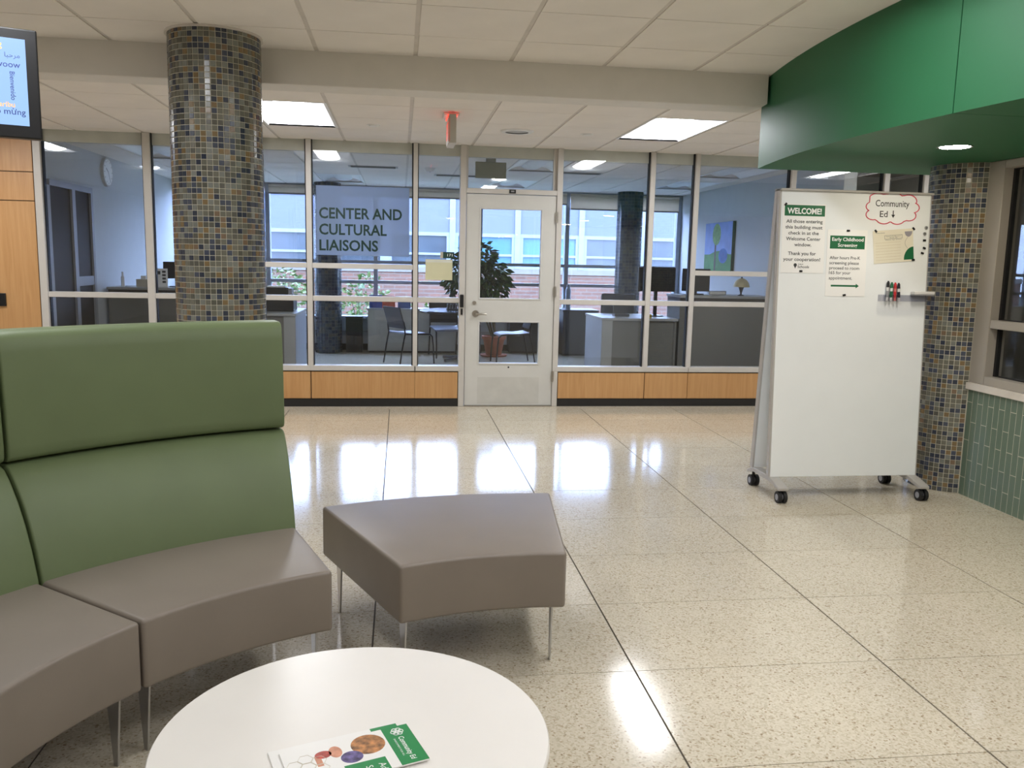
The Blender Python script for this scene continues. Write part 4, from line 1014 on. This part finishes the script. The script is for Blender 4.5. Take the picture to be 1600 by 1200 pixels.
# round table and chairs
rt = thing('meeting_table', 'dark round meeting table inside the office', 'table', (.88, 12.40, 0))
MB().lathe([(0, .70), (.60, .70), (.61, .71), (.61, .725), (.60, .735), (0, .735)], (0, 0, 0), 56).build('table_top', mat('dark_table', (40, 42, 48), .22), rt, smooth=True)
MB().lathe([(.04, .02), (.035, .70), (0, .70)], (0, 0, 0), 20).build('pedestal', DARKMET, rt, smooth=True)
for q in range(4):
    a = R(45+90*q); MB().tube([(0, 0, .05), (.34*math.cos(a), .34*math.sin(a), .025)], .022, 8).build('foot', DARKMET, rt)
SEATG = mat('chair_seat_sky_sheen', (140, 146, 160), .4)  # blue-grey has the sky's reflection put into the seat colour
def side_chair(label, x, y, rz):
    o = thing('side_chair', label, 'chair', (x, y, 0), rz, 'side chairs around the meeting table')
    # local: faces +x
    MB().prism([(-.21, .455), (-.05, .435), (.12, .44), (.22, .425), (.235, .40), (.225, .392), (.12, .412), (-.05, .408), (-.21, .428)], 'y', -.22, .22).build('seat', SEATG, o, bevel=.008, seg=1)
    MB().prism([(-.19, .50), (-.235, .62), (-.29, .80), (-.308, .80), (-.255, .62), (-.21, .50)], 'y', -.22, .22).build('backrest', mat('mesh_back', (44, 44, 48), .6), o, bevel=.006, seg=1)
    for s in (-.215, .215):
        MB().tube([(-.295, s, 0), (-.25, s, .25), (-.21, s, .43), (-.23, s, .60)], .011, 8).build('rear_leg', BLACKP, o, smooth=True)
        MB().tube([(.27, s, 0), (.255, s, .25), (.24, s, .38), (.20, s, .415), (-.20, s, .43)], .011, 8).build('front_leg', DARKMET, o, smooth=True)
    return o
side_chair('side chair with bent mesh back nearest the lettered sign', .13, 12.06, R(32))
side_chair('side chair tucked in behind the meeting table', .70, 12.92, R(-80))
side_chair('side chair seen through the lower door glass', 1.60, 12.15, R(185))
boxy('game_rack', 'dark slotted rack lying on the meeting table', 'rack', (.83, 12.5, .735), [('base', (-.16, .16, -.08, .08, 0, .02), CHARC)]+[('slat', (-.15+q*.04, -.13+q*.04, -.08, .08, .02, .08), CHARC) for q in range(8)])
# potted plant
def leaf_cloud(n, c, rad, size, rnd, m, name, parent, droop=.3):
    mb = MB()
    for q in range(n):
        while True:
            v = Vector((rnd.uniform(-1, 1), rnd.uniform(-1, 1), rnd.uniform(-1, 1)))
            if .15 < v.length < 1: break
        pos = Vector((c[0]+v.x*rad[0], c[1]+v.y*rad[1], c[2]+v.z*rad[2]))
        d = Vector((v.x+rnd.uniform(-.6, .6), v.y+rnd.uniform(-.6, .6), v.z*.4-droop+rnd.uniform(-.4, .4))).normalized()
        s = d.cross(Vector((rnd.uniform(-1, 1), rnd.uniform(-1, 1), rnd.uniform(-1, 1)))).normalized()
        u = d.cross(s); L = size*rnd.uniform(.6, 1.3); w = L*.26
        mb.cur = rnd.randrange(len(m))
        mb.add([pos, pos+d*L*.45+s*w+u*L*.06, pos+d*L, pos+d*L*.45-s*w+u*L*.06], [(0, 1, 2, 3)])
    return mb.build(name, m, parent, kind='stuff')
def leafm(name, rgb):
    m = mat(name, rgb, .45, var=.3, scale=9); return m
LF = [leafm('leaf_green_a', (58, 92, 48)), leafm('leaf_green_b', (40, 70, 40)), leafm('leaf_green_c', (96, 124, 66))]
rnd = random.Random(5)
pp = thing('potted_plant', 'tall leafy plant in a terracotta pot behind the door', 'plant', (1.43, 13.02, 0))
MB().lathe([(0, 0), (.115, 0), (.165, .26), (.185, .265), (.188, .31), (.165, .312), (.16, .28), (0, .28)], (0, 0, 0), 28).build('pot', mat('terracotta', (170, 98, 70), .8, var=.1), pp, smooth=True)
MB().lathe([(.10, .0), (.2, .0), (.21, .02), (.2, .022), (.1, .022)], (0, 0, 0), 28).build('saucer', MATS['terracotta'], pp, smooth=True)
MB().cyl((0, 0, .26), (0, 0, .285), .158, n=24).build('soil', mat('soil', (50, 38, 30), .95), pp)
st = MB()
for q in range(7):
    a = q*.9; st.tube([(.03*math.cos(a), .03*math.sin(a), .28), (-.12+.10*math.cos(a), .08*math.sin(a), .8), (-.22+.30*math.cos(a), .15*math.sin(a), 1.35)], [.012, .009, .005], 6)
st.build('stem', mat('stem_brown', (88, 78, 54), .8), pp)
leaf_cloud(420, (-.10, 0, 1.15), (.30, .22, .32), .14, rnd, LF, 'foliage', pp, .5)
leaf_cloud(260, (-.28, 0, 1.50), (.24, .18, .26), .13, rnd, LF, 'foliage', pp, .2)
leaf_cloud(280, (-.52, 0, 1.18), (.24, .18, .32), .13, rnd, LF, 'foliage', pp, .5)
# plant stand / printer cart left of the plant
ct = thing('equipment_cart', 'white two-shelf equipment stand half hidden by the plant', 'cart', (1.10, 13.50, 0))
for z in (.45, 1.02, 1.22, 1.30): MB().box(-.16, .16, -.12, .12, z, z+.03).build('shelf', WHITEP, ct)
for sx in (-.15, .15):
    for sy in (-.11, .11): MB().cyl((sx, sy, 0), (sx, sy, 1.33), .012, n=8).build('post', GREYP, ct)
MB().box(-.10, .12, -.10, .10, 1.05, 1.20).build('device', CHARC, ct); MB().box(-.12, .10, -.10, .06, 1.33, 1.42).build('device', GREYP, ct)
# tree picture on the right office wall
pc = thing('canvas_picture', 'canvas picture of a green tree on a hill, hung on the office wall', 'picture', (4.58, 11.95, 1.36))
Yw, Hp = .53, .71
def pcp(u, v, n=0.0): return (-.045-n, -u, v)     # u runs from the far edge towards the viewer
MB().box(-.045, 0, -Yw, Yw, 0, Hp).build('canvas', mat('canvas_side', (44, 84, 58), .7), pc)
MB().box(-.0455, -.045, -Yw+.002, Yw-.002, .33*Hp, Hp-.001).build('painted_sky', mat('painted_sky', (132, 158, 214), .7, var=.12, scale=6), pc)
hl = MB(); hill = [(-Yw+.002, 0.001), (Yw-.002, .001)]+[(Yw-.002-(2*Yw-.004)*i/24, .36*Hp+.07*Hp*max(0, math.sin((24-i)/24*math.pi*1.4-.9))) for i in range(25)]
hl.add([pcp(u, v, .0008) for u, v in hill], [tuple(range(len(hill)))]); hl.build('painted_hill', mat('painted_grass', (76, 136, 76), .7, var=.25, scale=9), pc)
def blob(cu_, cv, ru, rv, n_, name, m): MB().add([pcp(cu_+ru*math.cos(2*math.pi*i/28), cv+rv*math.sin(2*math.pi*i/28), n_) for i in range(28)], [tuple(range(28))]).build(name, m, pc)
blob(.22, .235, .17, .105, .0012, 'painted_pond', mat('painted_pond', (70, 110, 176), .7, var=.25, scale=12))
MB().box(-.0464, -.0458, .06, .12, .02, .42).build('painted_trunk', mat('painted_trunk', (98, 86, 84), .8), pc)
blob(-.06, .54, .16, .155, .0018, 'painted_crown', mat('painted_crown', (120, 158, 96), .7, var=.4, scale=30))

# ================================================================== OUTSIDE
YE = 30.0
grd = MB().box(-40, 45, 13.95, 60, -.9, -.5).build('ground', mat('lawn', (62, 72, 50), .95, var=.2, scale=2)); tag(grd, 'courtyard ground outside the office windows', kind='structure')
BK = mat_brick('red_brick', (112, 78, 62), (98, 70, 57), (108, 101, 92))
bd = thing('school_building', 'brick building with pale blue-grey window panels across the courtyard', 'building', (2.5, YE+2, -.5))
ox, oy, oz = 2.5, YE+2, -.5
MB().box(-16-ox, 22-ox, YE-oy, YE+8-oy, 0, .98-oz).build('brick_wall', BK, bd)
MB().box(-16-ox, 22-ox, YE-oy, YE+8-oy, 3.60-oz, 4.6-oz).build('brick_parapet', BK, bd)
MB().box(-16-ox, 22-ox, YE-.05-oy, YE+.1-oy, .98-oz, 1.16-oz).build('stone_ledge', mat('stone_ledge', (114, 109, 104), .8), bd)
MB().box(-16-ox, 22-ox, YE+.3-oy, YE+8-oy, .98-oz, 3.60-oz).build('inner_wall', mat('building_core', (70, 76, 84), .8), bd)
BFR = mat('curtain_wall_frame', (120, 127, 142), .5); BPN = mat('spandrel_panel', (88, 93, 112), .5, var=.02)
BGL = mat('far_window_pane', (60, 68, 74), .15, var=.35, scale=.8); BGC = mat('far_window_cyan', (58, 102, 126), .2, var=.05)
step = 2.28; n0 = 0
for q in range(-7, 8):
    xa = 4.065+q*step; xb = xa+step
    MB().box(xa-.10-ox, xa+.10-ox, YE-.06-oy, YE+.3-oy, 1.16-oz, 3.60-oz).build('frame_post', BFR, bd)
    MB().box(xa+.10-ox, xb-.10-ox, YE-oy, YE+.3-oy, 2.36-oz, 3.50-oz).build('spandrel_panel', BPN, bd)
    MB().box(xa+.10-ox, xb-.10-ox, YE-.04-oy, YE+.3-oy, 2.24-oz, 2.36-oz).build('frame_bar', BFR, bd)
    MB().box(xa+.10-ox, xb-.10-ox, YE-.04-oy, YE+.3-oy, 3.50-oz, 3.60-oz).build('frame_bar', BFR, bd)
    wn = MB().box(xa+.10-ox, xb-.10-ox, YE-.03-oy, YE+.3-oy, 1.16-oz, 1.24-oz).box(xa+.10-ox, xa+.2-ox, YE-.03-oy, YE+.3-oy, 1.24-oz, 2.24-oz).box(xb-.2-ox, xb-.10-ox, YE-.03-oy, YE+.3-oy, 1.24-oz, 2.24-oz).box(xa+.2-ox, xb-.2-ox, YE-.03-oy, YE+.3-oy, 1.58-oz, 1.66-oz).build('window', BFR, bd)
    gm = BGC if q in (-1, 0) else BGL
    MB().box(xa+.2-ox, xb-.2-ox, YE+.05-oy, YE+.1-oy, 1.66-oz, 2.24-oz).build('pane', gm, wn)
    MB().box(xa+.2-ox, xb-.2-ox, YE+.05-oy, YE+.1-oy, 1.24-oz, 1.58-oz).build('pane', gm, wn)
LO = [leafm('shrub_leaf_a', (92, 116, 50)), leafm('shrub_leaf_b', (66, 95, 40)), leafm('shrub_leaf_c', (112, 126, 66))]
for n, (x, y, z, rx, rz_, cnt, l) in enumerate(((-2.15, 15.4, .85, .55, .42, 420, 'bright green shrub outside the window behind the printer'), (-.62, 15.6, .62, .42, .55, 420, 'bright green shrub outside the window beside the dark column'), (.55, 16.2, .28, .9, .32, 420, 'low green shrub outside the window behind the round table'), (2.25, 16.0, .25, .5, .35, 260, 'low green shrub outside the window behind the potted plant'), (-3.1, 15.6, .6, .4, .6, 260, 'leafy shrub outside the window nearest the clock wall'))):
    b = thing('garden_shrub', l, 'shrub', (x, y, -.5), 0, 'courtyard shrubs')
    sm = MB()
    for q in range(6): a = q*1.05; sm.tube([(0, 0, 0), (rx*.3*math.cos(a), .2*math.sin(a), (z+.5)*.6), (rx*.7*math.cos(a), .3*math.sin(a), z+.5+rz_*.5)], [.02, .012, .006], 5)
    sm.build('branches', MATS['stem_brown'], b)
    leaf_cloud(cnt, (0, 0, z+.5), (rx, .4, rz_), .11, random.Random(n), LO, 'leaves', b, .1)
